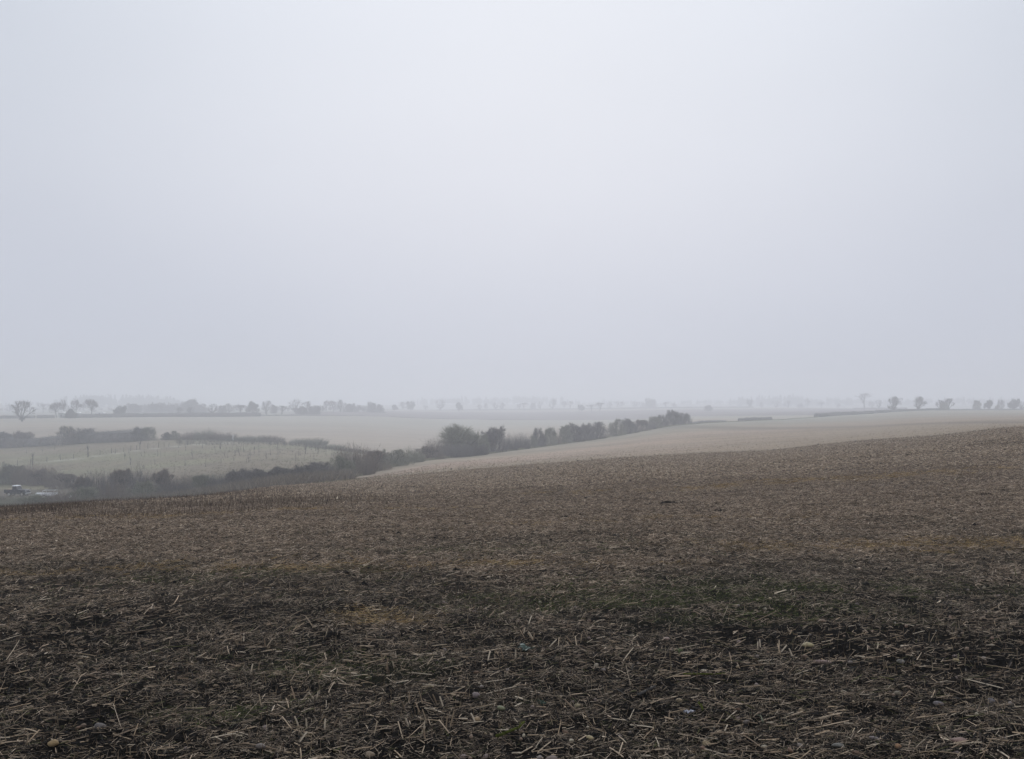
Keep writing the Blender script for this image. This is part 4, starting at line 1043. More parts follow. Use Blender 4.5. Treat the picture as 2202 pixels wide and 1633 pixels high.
for hz_ in (.5, 1.1):
    for a, b in zip(pts[:-1], pts[1:]): wm.tube(a + Vector((0, 0, hz_)), b + Vector((0, 0, hz_)), .006, .006, 3)
wm.build('wire', M['post'], root)

# young trees planted over the meadow: stem, guard and a few twigs
def sapling_mesh(seed, bushy):
    rg = np.random.default_rng(seed)
    n = 40 if bushy else 12
    p0 = np.stack([rg.normal(0, .02, n), rg.normal(0, .02, n), rg.uniform(.35, .95, n)], -1)
    d = np.stack([rg.normal(0, .16, n), rg.normal(0, .16, n), rg.uniform(.1, .4, n)], -1) * (1.2 if bushy else .7)
    st = tri_tubes(np.array([[0, 0, -.1]]), np.array([[0, 0, 1.0]]), [.03], [.012])
    return join([st, tri_spikes(p0, p0 + d, np.full(n, .014))])
SAP = [mesh_np('sapling_stem', *sapling_mesh(s, s % 3 == 0), M['twig_dark']) for s in range(6)]
gm = MB(); gm.tube((0, 0, 0), (0, 0, .42), .055, .06, 6)
tmp = gm.build('guard', M['guard']); GU = tmp.data; bpy.data.objects.remove(tmp)
def sapling(u, Y, h, label, k, guard=True):
    x, y = P(u, Y)
    o = empty('sapling', (x, y, H1(x, y)), random.random()*6, (h*.8, h*.8, h))
    add('stem', SAP[k], o)
    if guard: add('guard', GU, o)
    return tag(o, label, 'sapling', 'saplings planted on the meadow')
sapling(70, 268, 2.8, 'twiggy sapling by the fence, nearest the left edge', 0)
sapling(189, 284, 3.0, 'tallest forked sapling on the fence line', 3)
sapling(248, 292, 1.8, 'sapling touching the fence left of centre', 1)
sapling(301, 303, 2.4, 'bushy topped sapling on the fence line past the tallest forked one', 3)
sapling(91, 330, 1.6, 'bent sapling just under the meadow hedge, middle of three', 2)
sapling(57, 326, 1.5, 'leaning sapling just under the meadow hedge, left of three', 4)
sapling(118, 334, 1.6, 'upright sapling just under the meadow hedge, right of three', 5)
rg = np.random.default_rng(55)
cnt = 0
while cnt < 110:
    u = rg.uniform(255, 720); lo = 215; hi = float(min(np.interp(u, [0, 180, 300, 420, 600, 760], [262, 278, 298, 318, 322, 290]) - 4, B3(u) - 8))
    Y = rg.uniform(lo, hi)
    if rg.random() > np.interp(u, [255, 330, 450, 720], [.2, .7, 1, .8]): continue
    sapling(u, Y, rg.uniform(1.0, 1.9), 'short dark sapling in the dense planting right of the fence', int(rg.integers(1, 6)), rg.random() < .6)
    cnt += 1

# white marker post in the scrub
x, y = P(501, 333)
mp = MB(); mp.tube((0, 0, -.2), (0, 0, 2.2), .11, .10, 8); mp.tube((0, 0, 2.2), (0, 0, 2.28), .10, .02, 8)
o = mp.build('marker_post', mat('white_paint', (.75, .75, .74), .6, .3, var=.1)); o.location = (x, y, H1(x, y))
tag(o, 'thin white marker post standing in the scrub above the meadow', 'post')

# ------------------------------------------------------------------ pickup, trailer and other far man-made things
MV = {'paint': mat('dark_blue_paint', (.018, .023, .032), .5, .3, var=.15, vscale=3), 'white': mat('white_roof', (.88, .88, .88), .5, .4, var=.05),
      'tyre': mat('tyre', (.03, .03, .03), .9, .2), 'rim': mat('pale_rim', (.42, .41, .38), .6, .4), 'glass': mat('dark_glass', (.02, .025, .03), .08, .5),
      'chassis': mat('chassis', (.025, .025, .025), .8, .3), 'lamp': mat('lamp_glass', (.5, .5, .48), .2, .5), 'galv': mat('galvanised', (.5, .5, .5), .5, .4, metal=.3, var=.15, vscale=4),
      'board': mat('white_board', (.66, .66, .67), .6, .3, var=.12, vscale=3), 'tan': mat('tan_load', (.34, .28, .2), .8, .2, var=.2), 'red': mat('tail_red', (.3, .03, .02), .3, .5)}
def wheel(parent, loc, r, w):
    """tyre and rim of one wheel, axle along y."""
    e = empty('wheel', loc); e.parent = parent
    t = MB(); n = 20
    prof = [(r*.62, -w/2), (r*.92, -w/2), (r, -w*.32), (r, w*.32), (r*.92, w/2), (r*.62, w/2)]
    V = [(q*math.cos(a), b, q*math.sin(a)) for q, b in prof for a in [2*math.pi*i/n for i in range(n)]]
    m = len(prof)
    Fs = [(k*n+i, k*n+(i+1) % n, ((k+1) % m)*n+(i+1) % n, ((k+1) % m)*n+i) for k in range(m) for i in range(n)]
    t.poly(V, Fs); t.build('tyre', MV['tyre'], e)
    h = MB(); h.tube((0, -w*.36, 0), (0, w*.36, 0), r*.63, r*.63, 16); h.tube((0, -w*.46, 0), (0, w*.46, 0), r*.2, r*.2, 10)
    h.build('rim', MV['rim'], e)
    return e
x, y = P(37, 190)
pk = empty('pickup_truck', (x, y, H1(x, y) + .02), math.radians(-6))
tag(pk, 'dark blue pickup truck with a white cab roof parked in the valley', 'pickup')
b = MB()
b.prism([(-2.15, .62), (-1.62, .62), (-1.55, .98), (-1.2, 1.1), (-.85, .98), (-.78, .55), (.95, .55), (1.02, .95), (1.35, 1.08), (1.7, .95), (1.78, .62), (2.1, .62), (2.13, 1.12), (2.0, 1.24), (.55, 1.30), (.5, 1.34), (-.55, 1.34), (-.56, 1.22), (-2.15, 1.22)], -.80, .80)
b.build('body', MV['paint'], pk)
b = MB(); b.prism([(.5, 1.33), (-.55, 1.33), (-.52, 1.93), (.22, 1.93)], -.70, .70); b.build('cab', MV['paint'], pk)
b = MB(); b.box(-.60, .30, -.76, .76, 1.93, 2.05, .07); b.build('roof', MV['white'], pk)
b = MB(); b.prism([(.36, 1.40), (-.06, 1.40), (-.06, 1.86), (.2, 1.86)], -.715, -.703); b.prism([(.36, 1.40), (-.06, 1.40), (-.06, 1.86), (.2, 1.86)], .703, .715); b.build('door_window', MV['glass'], pk)
b = MB(); b.poly([(.505, -.62, 1.38), (.505, .62, 1.38), (.255, .60, 1.88), (.255, -.60, 1.88)], [(0, 1, 2, 3)]); b.build('windscreen', MV['glass'], pk)
b = MB(); b.box(-.575, -.545, -.6, .6, 1.42, 1.84); b.build('rear_window', MV['glass'], pk)
b = MB(); b.box(-2.12, -.6, -.82, -.78, 1.22, 1.27); b.box(-2.12, -.6, .78, .82, 1.22, 1.27); b.build('bed_rail', MV['paint'], pk)
b = MB(); b.box(-1.95, -.75, -.62, .62, 1.20, 1.38, .12); b.build('load', MV['tan'], pk)
b = MB(); b.box(2.13, 2.27, -.84, .84, .52, .68, .02); b.box(-2.25, -2.15, -.7, .7, .5, .62, .02); b.build('bumper', MV['galv'], pk)
b = MB(); b.box(-2.0, 2.0, -.42, .42, .40, .56); b.build('chassis', MV['chassis'], pk)
for sy in (-.62, .62):
    b = MB(); b.tube((2.12, sy, .98), (2.16, sy, .98), .11, .10, 12); b.build('headlight', MV['lamp'], pk)
    b = MB(); b.box(-2.18, -2.15, sy-.06, sy+.06, .9, 1.06); b.build('tail_light', MV['red'], pk)
    b = MB(); b.box(.30, .36, sy*1.30-.1, sy*1.30+.1, 1.42, 1.62); b.build('wing_mirror', MV['chassis'], pk)
b = MB(); b.box(-.12, -.02, -.815, -.802, 1.12, 1.15); b.build('door_handle', MV['galv'], pk)
for wx in (-1.2, 1.36):
    for wy in (-.70, .70): wheel(pk, (wx, wy, .39), .39, .2)

x, y = P(97, 182)
tr = empty('flatbed_trailer', (x, y, H1(x, y) + .02), math.radians(4))
tag(tr, 'low white trailer with a railed end parked right of the pickup', 'trailer')
b = MB(); b.box(-1.75, 1.85, -.8, .8, .50, .58); b.build('deck', MV['chassis'], tr)
b = MB(); b.prism([(-1.9, .45), (1.85, .45), (1.85, .86), (-.1, .86), (-1.2, .80), (-1.9, .58)], -.84, -.80); b.build('side_board', MV['board'], tr)
b = MB(); b.prism([(-1.9, .45), (1.85, .45), (1.85, .86), (-1.9, .86)], .80, .84); b.build('side_board', MV['board'], tr)
b = MB(); b.box(1.85, 1.89, -.8, .8, .5, .9); b.build('tailboard', MV['board'], tr)
b = MB()
for yy in (-.8, .8):
    b.tube((-.1, yy, 1.35), (1.86, yy, 1.35), .035, .035, 6)
    for xx in (-.1, 1.86): b.tube((xx, yy, .8), (xx, yy, 1.35), .035, .035, 6)
for xx in (-.1, 1.86): b.tube((xx, -.8, 1.35), (xx, .8, 1.35), .035, .035, 6)
b.build('rail_frame', MV['galv'], tr)
b = MB(); b.box(-1.6, -.2, -.7, .7, .585, .80, .15); b.build('white_sheet', MV['white'], tr)
b = MB(); b.tube((-1.75, -.5, .5), (-2.6, 0, .46), .05, .05, 6); b.tube((-1.75, .5, .5), (-2.6, 0, .46), .05, .05, 6); b.tube((-2.6, 0, .46), (-2.85, 0, .46), .06, .05, 6); b.build('drawbar', MV['galv'], tr)
for wy in (-.92, .92): wheel(tr, (.15, wy, .30), .30, .16)

def lump(name, u, Y, dims, material, label, cat, seed, group=None, parent=None, sink=.25, smooth=True, rz=None, colour=None, lift=0):
    """an irregular rounded lump of about the given size."""
    rg = np.random.default_rng(seed)
    nu, nv = 12, 7
    V = [(0, 0, -1.0)]
    for j in range(1, nv):
        f = math.pi * j / nv - math.pi/2
        for i in range(nu):
            a = 2*math.pi*i/nu
            V.append((math.cos(f)*math.cos(a), math.cos(f)*math.sin(a), math.sin(f)))
    V.append((0, 0, 1.0)); V = np.array(V)
    ph = rg.uniform(0, 6, (4, 3)); fq = rg.uniform(1.2, 3.0, (4, 3))
    k = 1 + sum(.07 * np.sin(V @ fq[q] + ph[q].sum()) for q in range(4))
    V = V * k[:, None] * np.array(dims) / 2
    Fs = [[0, 1+(i+1) % nu, 1+i] for i in range(nu)]
    for j in range(nv-2):
        for i in range(nu):
            a, b_, c, d = 1+j*nu+i, 1+j*nu+(i+1) % nu, 1+(j+1)*nu+(i+1) % nu, 1+(j+1)*nu+i
            Fs += [[a, b_, c], [a, c, d]]
    e = len(V) - 1
    Fs += [[e, 1+(nv-2)*nu+i, 1+(nv-2)*nu+(i+1) % nu] for i in range(nu)]
    me = mesh_np(name, V, np.array(Fs), material, None if colour is None else np.tile(colour, (len(V), 1)), smooth=smooth)
    x, y = P(u, Y)
    o = add(name, me, None, (x, y, H1(x, y) + dims[2]*(.5 - sink) + lift))
    o.rotation_euler = (0, 0, rg.uniform(0, 6.28) if rz is None else rz)
    return tag(o, label, cat, group)
lump('plastic_sack', 152, 168, (.75, .4, .42), MV['white'], 'white plastic sack caught in the shrubs right of the trailer', 'sack', 41, rz=.4, lift=.75)
lump('white_drum', 89, 150, (.34, .34, .34), MV['white'], 'round white tub on the bank below the trailer', 'tub', 42, lift=.3)
lump('white_scrap', 82, 150, (.3, .2, .2), MV['white'], 'small white scrap left of the round tub', 'scrap', 43, lift=.3)
lump('white_scrap', 17, 160, (.42, .25, .3), MV['board'], 'grey white scrap on the ground below the pickup', 'scrap', 44, lift=.25)
lump('white_scrap', 7, 120, (.5, .25, .25), MV['white'], 'white scrap at the left edge just above the stubble crest', 'scrap', 45, lift=.5)

# far white pickup on the lane, and pale sheds behind the hedge
x, y = P(306, 690)
wv = empty('white_van', (x, y, zrow(896.5, 690)), math.radians(3))
tag(wv, 'white vehicle on the lane above the long far hedge', 'vehicle')
wv.location.z = max(wv.location.z, H1(x, y))
b = MB(); b.prism([(-2.3, .45), (2.2, .45), (2.25, 1.05), (1.2, 1.2), (.7, 1.8), (-.3, 1.85), (-.5, 1.35), (-2.3, 1.35)], -.85, .85); b.build('body', MV['white'], wv)
b = MB(); b.prism([(1.1, 1.22), (.68, 1.74), (-.22, 1.76), (-.3, 1.28)], -.865, -.853); b.build('side_window', MV['glass'], wv)
for wx in (-1.4, 1.4):
    for wy in (-.75, .75): wheel(wv, (wx, wy, .36), .36, .2)
def shed(u, Y, w, d, h, label, vtop, wallm, roofm):
    x, y = P(u, Y); z = max(H1(x, y), zrow(vtop, Y) - h)
    e = empty('shed', (x, y, H1(x, y) - .2)); hh = max(zrow(vtop, Y) - H1(x, y) + .2, h)
    b = MB(); b.box(-w/2, w/2, -d/2, d/2, 0, hh*.78); b.build('wall', wallm, e)
    b = MB(); b.prism([(-w/2-.2, hh*.78), (w/2+.2, hh*.78), (w/2-.5, hh), (-w/2+.5, hh)], -d/2-.2, d/2+.2); b.build('roof', roofm, e)
    b = MB(); b.box(-.5, .5, -d/2-.03, -d/2-.005, .2, min(2.1, hh*.7)); b.build('door', MV['chassis'], e)
    return tag(e, label, 'shed', 'farm sheds by the birches')
gwall = mat('pale_green_wall', (.36, .40, .36), .8, .2, var=.1)
shed(134, 660, 3.6, 3.0, 3.0, 'pale green shed with a white roof among the birches', 885.5, gwall, MV['white'])
shed(168, 720, 3.2, 3.0, 2.4, 'low shed with a white roof behind the bushy conifer', 886.5, gwall, MV['white'])
shed(216, 760, 6.0, 4.0, 2.4, 'pale low polytunnel shed right of the birches', 886.5, MV['board'], MV['board'])

# ------------------------------------------------------------------ what lies on the stubble
def seen(rg, n, r0, r1, wide=33.0):
    """places spread over the field, thinning with the square of distance."""
    r = np.exp(rg.uniform(math.log(r0), math.log(r1), n))
    az = np.radians(rg.uniform(-wide, wide, n))
    x, y = r*np.sin(az), r*np.cos(az)
    u, Y, _, _ = plan(x, y)
    near_edge = np.clip((B1(u) - Y) / 34, 0, 1) + np.interp(u, [1350, 1750], [.12, 1])
    k = (rg.random(n) < near_edge) & (Y < B1(u) + np.where(rg.random(n) < .5, 22 * rg.random(n)**2, -.5))
    return x[k], y[k], r[k]
def straw_strips(x, y, r, ln, wd, ang, tilt, lift, bend, col, rg, name, mt='straw', straight=False, spike=False):
    """bent three-sided stalks, two joints each."""
    n = len(x)
    d = np.stack([np.cos(ang)*np.cos(tilt), np.sin(ang)*np.cos(tilt), np.sin(tilt)], -1)
    z = H(x, y)
    p = np.stack([x, y, z + lift], -1)
    if straight:
        e2 = p + d*ln[:, None]
        e2[:, 2] = np.maximum(e2[:, 2], H(e2[:, 0], e2[:, 1]) + .004)
        if spike:
            V, Fc = tri_spikes(p, e2, wd*1.15)
            return mesh_np(name, V, Fc, M[mt], np.repeat(col, 4, 0))
        V, Fc = tri_tubes(p, e2, wd, wd*.8)
        return mesh_np(name, V, Fc, M[mt], np.repeat(col, 6, 0))
    e1 = p + d*ln[:, None]*.5 + np.stack([bend[:, 0], bend[:, 1], np.abs(bend[:, 0])*.3], -1)*ln[:, None]
    e2 = p + d*ln[:, None]
    for e in (e1, e2):
        zz = H(e[:, 0], e[:, 1]) + .003
        e[:, 2] = np.maximum(e[:, 2], zz)
    side = np.cross(d, np.array([0, 0, 1.0])); nn = np.linalg.norm(side, axis=1, keepdims=True)
    side = np.where(nn > .05, side / np.maximum(nn, 1e-6), np.array([1.0, 0, 0]))
    up = np.cross(side, d)
    w = wd[:, None]
    rings = []
    for q, s in ((p, 1.0), (e1, 1.0), (e2, .85)):
        rings += [q + side*w*s, q - side*w*s*.5 + up*w*s*.87, q - side*w*s*.5 - up*w*s*.87]
    V = np.stack(rings, 1).reshape(-1, 3)
    i = np.arange(n)[:, None]*9
    fs = []
    for b_ in (0, 3):
        for k in range(3):
            j = (k+1) % 3
            fs += [i + [b_+k, b_+j, b_+j+3], i + [b_+k, b_+j+3, b_+k+3]]
    Fc = np.stack(fs, 1).reshape(-1, 3)
    return mesh_np(name, V, Fc, M[mt], np.repeat(col, 9, 0))
def straw_colours(rg, x, y, dark):
    n = len(x)
    pal = np.array([(.46, .35, .24), (.60, .49, .36), (.35, .255, .165), (.22, .16, .11), (.065, .048, .036), (.35, .265, .185), (.017, .015, .014), (.10, .095, .042)])
    pr_l = np.array([.16, .08, .2, .2, .14, .14, .06, .02]); pr_d = np.array([.06, .04, .07, .11, .22, .06, .39, .05])
    k = np.where(rg.random(n) < dark, rg.choice(8, n, p=pr_d/pr_d.sum()), rg.choice(8, n, p=pr_l/pr_l.sum()))
    c = pal[k] * rg.uniform(.7, 1.15, (n, 1))
    o = patches(x, y, OCHRE); g = patches(x, y, GREEN)
    c = np.where((rg.random(n) < o*.4)[:, None], np.array([.33, .225, .105]) * rg.uniform(.6, 1.3, (n, 1)), c)
    c = np.where((rg.random(n) < g*.4)[:, None], np.array([.10, .105, .045]) * rg.uniform(.5, 1.5, (n, 1)), c)
    return c
rg = np.random.default_rng(77)
# lying straw
def lying(n, r0, r1, wide, seed, small=False):
    rg = np.random.default_rng(seed)
    x, y, r = seen(rg, n, r0, r1, wide)
    dens = fbm(x*.45, y*.45, 300, 3) * .65 + .35 * fbm(x*.12, y*.12, 310, 2) + np.where((x < -.1) & (y < 9), .05, 0)
    k = rg.random(len(x)) < np.clip((dens - .30) * 3.2, .3 if small else .12, 1)
    x, y, r = x[k], y[k], r[k]
    n = len(x)
    ln = np.minimum(rg.gamma(2.2, .015 if small else .031, n) + .012, .26) * np.clip((r/9)**.22, .9, 1.6)
    wd = np.clip(.00105 * np.exp(rg.normal(.25, .55, n)), .0006, .006) * np.where(r < 14, np.clip((r/9)**.75, .85, 2), 1.39 * (r/14)**1.45)
    ang = rg.uniform(0, 6.28, n)
    al = rg.random(n) < .45
    ang = np.where(al, rg.normal(0, .55, n) + (fbm(x*.35, y*.35, 320, 2) - .5) * 3.5 - np.where(x < 0, .45, .1), ang)
    tilt = np.abs(rg.normal(0, .20, n)); q = rg.random(n) < .08; tilt = np.where(q, rg.uniform(.3, 1.1, n), tilt)
    lift = rg.uniform(.001, .014, n)
    bend = rg.normal(0, .016, (n, 2))
    dark = np.clip(1.10 - (y + (fbm(x*.2, y*.2, 330, 2)-.5)*7 - 4.5) / 12, .16, .96)
    if small: dark = np.clip(dark + .30, 0, 1)
    return x, y, r, ln, wd, ang, tilt, lift, bend, straw_colours(rg, x, y, dark), rg
A = lying(26000, 3.6, 13, 40, 78); me = straw_strips(*A[:10], A[10], 'straw_litter')
tag(add('straw_litter', me), 'loose broken straw strewn over the dark near soil', None, None, 'stuff')
A = lying(42000, 3.6, 17, 38, 178, True); me = straw_strips(*A[:10], A[10], 'chaff', straight=True)
tag(add('chaff', me), 'dark rotted chaff and stalk fragments covering the near soil', None, None, 'stuff')
A = lying(85000, 9, 112, 33, 79); me = straw_strips(*A[:10], A[10], 'straw_litter', straight=True, spike=True)
tag(add('straw_litter', me), 'matted straw carpet on the farther stubble', None, None, 'stuff')
# the matted layer: little clumps of chaff and straw scattered by geometry nodes
def clump_mesh(name, seed, n, rad, l0, l1, w0, w1, pal, pr, mt='straw'):
    g = np.random.default_rng(seed)
    q = rad * np.sqrt(g.random(n)); a = g.uniform(0, 6.28, n)
    ang = g.uniform(0, 6.28, n); tl = np.abs(g.normal(0, .22, n))
    d = np.stack([np.cos(ang)*np.cos(tl), np.sin(ang)*np.cos(tl), np.sin(tl)], -1)
    L = np.exp(g.uniform(math.log(l0), math.log(l1), n)); w = np.exp(g.uniform(math.log(w0), math.log(w1), n))
    p0 = np.stack([q*np.cos(a), q*np.sin(a), g.uniform(-.2, 1.0, n)*w1*3], -1) - d*L[:, None]*.5
    p0[:, 2] = np.maximum(p0[:, 2], -w1)
    V, Fc = tri_tubes(p0, p0 + d*L[:, None], w, w*g.uniform(.3, 1, n))
    c = np.array(pal)[g.choice(len(pal), n, p=np.array(pr)/sum(pr))] * g.uniform(.7, 1.25, (n, 1))
    o = bpy.data.objects.new(name, mesh_np(name, V, Fc, M[mt], np.repeat(c, 6, 0)))
    return o
def scatter(name, label, clumps, x, y, scale, seed):
    rg = np.random.default_rng(seed)
    n = len(x)
    colc = bpy.data.collections.new(name + '_clumps')          # the source clumps; not part of the scene itself
    for o in clumps: colc.objects.link(o)
    e = .08
    gx = (H(x + e, y) - H(x - e, y)) / (2*e); gy_ = (H(x, y + e) - H(x, y - e)) / (2*e)
    gx, gy_ = np.clip(gx, -.5, .5), np.clip(gy_, -.5, .5)
    yaw = rg.uniform(0, 6.28, n)
    me = bpy.data.meshes.new(name)
    me.vertices.add(n)
    me.vertices.foreach_set('co', np.stack([x, y, H(x, y)], -1).astype(np.float32).ravel())
    rot = np.empty((n, 3), np.float32)
    for i in range(n):
        nrm = Vector((-gx[i], -gy_[i], 1)).normalized()
        rot[i] = (nrm.to_track_quat('Z', 'Y') @ Matrix.Rotation(float(yaw[i]), 3, 'Z').to_quaternion()).to_euler()
    for nm, typ, arr, fld in (('rot', 'FLOAT_VECTOR', rot, 'vector'), ('scl', 'FLOAT', scale.astype(np.float32), 'value'), ('pick', 'INT', rg.integers(0, len(clumps), n).astype(np.int32), 'value')):
        me.attributes.new(nm, typ, 'POINT').data.foreach_set(fld, np.ascontiguousarray(arr).ravel())
    o = add(name, me)
    gt = bpy.data.node_groups.new(name, 'GeometryNodeTree')
    gt.interface.new_socket('Geometry', in_out='INPUT', socket_type='NodeSocketGeometry')
    gt.interface.new_socket('Geometry', in_out='OUTPUT', socket_type='NodeSocketGeometry')
    gi, go = N(gt, 'NodeGroupInput'), N(gt, 'NodeGroupOutput')
    ci = N(gt, 'GeometryNodeCollectionInfo'); ci.inputs['Collection'].default_value = colc; ci.inputs['Separate Children'].default_value = True; ci.inputs['Reset Children'].default_value = True
    ip = N(gt, 'GeometryNodeInstanceOnPoints'); ip.inputs['Pick Instance'].default_value = True
    ar = N(gt, 'GeometryNodeInputNamedAttribute', data_type='FLOAT_VECTOR'); ar.inputs['Name'].default_value = 'rot'
    asc = N(gt, 'GeometryNodeInputNamedAttribute', data_type='FLOAT'); asc.inputs['Name'].default_value = 'scl'
    ap = N(gt, 'GeometryNodeInputNamedAttribute', data_type='INT'); ap.inputs['Name'].default_value = 'pick'
    er = N(gt, 'FunctionNodeEulerToRotation')
    gt.links.new(gi.outputs[0], ip.inputs['Points']); gt.links.new(ci.outputs[0], ip.inputs['Instance'])
    gt.links.new(ar.outputs['Attribute'], er.inputs[0]); gt.links.new(er.outputs[0], ip.inputs['Rotation'])
    gt.links.new(asc.outputs['Attribute'], ip.inputs['Scale']); gt.links.new(ap.outputs['Attribute'], ip.inputs['Instance Index'])
    gt.links.new(ip.outputs[0], go.inputs[0])
    md = o.modifiers.new('scatter', 'NODES'); md.node_group = gt
    return tag(o, label, None, None, 'stuff')
PALN = [(.017, .015, .013), (.05, .04, .032), (.10, .078, .058), (.17, .128, .09), (.27, .205, .145), (.50, .395, .29), (.075, .078, .035)]
PALM = [(.03, .023, .018), (.09, .065, .047), (.19, .14, .10), (.29, .215, .152), (.41, .315, .225), (.56, .445, .33)]
PALF = [(.05, .037, .028), (.14, .10, .07), (.25, .188, .13), (.36, .27, .188), (.47, .365, .26), (.62, .50, .37)]
def places(n, r0, r1, wide, seed, power):
    """n places, area density falling as distance to the power."""
    rg = np.random.default_rng(seed)
    t = rg.random(n); e = 2 - power
    r = (r0**e + t*(r1**e - r0**e))**(1/e) if abs(e) > 1e-3 else r0*(r1/r0)**t
    az = np.radians(rg.uniform(-wide, wide, n))
    x, y = r*np.sin(az), r*np.cos(az)
    u, Y, _, _ = plan(x, y)
    k = (rg.random(n) < np.clip((B1(u) - Y)/30, 0, 1) + np.interp(u, [1350, 1750], [.1, 1])) & (Y < B1(u) - .5)
    return x[k], y[k], r[k], rg
x, y, r, rg_ = places(27000, 2.6, 17, 66, 401, 1.0)
k = rg_.random(len(x)) < np.clip((fbm(x*.6, y*.6, 300, 3) - .22)*3.2, .25, 1)
scatter('chaff', 'matted rotting chaff and straw bits on the near soil', [clump_mesh('chaff', 800+i, 46, .15, .015, .085, .0006, .0021, PALN, [.29, .18, .14, .12, .11, .15, .05]) for i in range(8)], x[k], y[k], np.clip((r[k]/8)**.35, .8, 1.4), 402)
x, y, r, rg_ = places(40000, 6.5, 46, 48, 403, 1.0)
k = rg_.random(len(x)) < np.clip((y - 9.5 + (fbm(x*.35, y*.5, 415, 3)-.5)*9)/5, .02, 1) * np.clip((fbm(x*.12, y*.5, 416, 4) - .28)*4.2, .35, 1)
x, y, r = x[k], y[k], r[k]
scatter('straw_mat', 'flattened straw covering the middle of the field', [clump_mesh('straw_mat', 820+i, 62, .34, .025, .115, .0020, .0058, PALM, [.11, .13, .19, .24, .21, .12]) for i in range(8)], x, y, np.clip((r/20)**.3, .8, 1.4), 404)
x, y, r, rg_ = places(19000, 36, 112, 31, 405, .8)
k = rg_.random(len(x)) < np.clip((fbm(x*.06, y*.22, 417, 4) - .26)*4.2, .35, 1)
x, y, r = x[k], y[k], r[k]
scatter('straw_mat', 'flattened straw covering the farthest stubble', [clump_mesh('straw_mat', 840+i, 70, .75, .045, .13, .007, .017, PALF, [.10, .12, .20, .24, .21, .13]) for i in range(8)], x, y, np.clip((r/60)**.3, .8, 1.3), 406)
def in_patches(L, n, seed):
    g = np.random.default_rng(seed)
    w = np.array([a*b*k for u, Y, a, b, k in L]) ** .8; k = g.choice(len(L), n, p=w/w.sum())
    A = np.array(L)[k]
    x = (A[:, 0] - UC)/F*A[:, 1] + g.normal(0, .62, n)*A[:, 2]; y = A[:, 1] + g.normal(0, .62, n)*A[:, 3]
    q = g.random(n) < patches(x, y, L) + .12
    return x[q], y[q]
x, y = in_patches(OCHRE, 900, 411)
scatter('ochre_straw', 'patches of ochre yellow dead grass in the stubble', [clump_mesh('ochre_straw', 860+i, 34, .20, .04, .13, .0010, .0026, [(.36, .245, .11), (.27, .175, .075), (.45, .33, .17), (.14, .09, .045)], [.35, .3, .2, .15]) for i in range(5)], x, y, np.clip((y/9)**.7, .8, 2.4), 412)
x, y = in_patches(GREEN, 1000, 413)
scatter('moss_patch', 'thin green moss and weed growth between the straw', [clump_mesh('moss_patch', 880+i, 34, .15, .012, .05, .0010, .0028, [(.10, .115, .04), (.075, .088, .032), (.14, .15, .065), (.05, .055, .028)], [.3, .3, .2, .2], 'litter') for i in range(5)], x, y, np.clip((y/9)**.6, .8, 2.0), 414)
# standing stubble
def standing(n, r0, r1, seed):
    rg = np.random.default_rng(seed)
    x, y, r = seen(rg, n, r0, r1, 36)
    row = .5 + .5*np.cos((y*.92 + x*.38) * 2*math.pi / .9)
    k = rg.random(len(x)) < np.clip(.15 + .6*row*np.clip((y-12)/20, 0, 1) + (fbm(x*.3, y*.3, 340, 2)-.5)*1.2, .03, 1)
    x, y, r = x[k], y[k], r[k]
    n = len(x)
    left = np.clip((-x/np.maximum(y, 1) + .05) * 2.2, 0, 1)
    ln = rg.uniform(.03, .10, n) + left * rg.uniform(.0, .16, n) * np.clip((y-14)/12, 0, 1)
    wd = rg.uniform(.0020, .0040, n) * np.clip((r/9)**.7, .85, 4.5)
    ang = rg.uniform(0, 6.28, n); tilt = math.pi/2 - np.abs(rg.normal(0, .3, n))
    pal = np.array([(.32, .24, .155), (.21, .152, .105), (.13, .092, .068), (.075, .052, .042), (.40, .32, .215)])
    c = pal[rg.choice(5, n, p=[.2, .28, .26, .18, .08])] * rg.uniform(.75, 1.2, (n, 1))
    return x, y, r, ln, wd, ang, tilt, np.full(n, -.01), rg.normal(0, .03, (n, 2)), c, rg
A = standing(50000, 5, 100, 80); me = straw_strips(*A[:10], A[10], 'stubble', straight=True, spike=True)
tag(add('stubble', me), 'short cut stalks of stubble standing across the field', None, None, 'stuff')

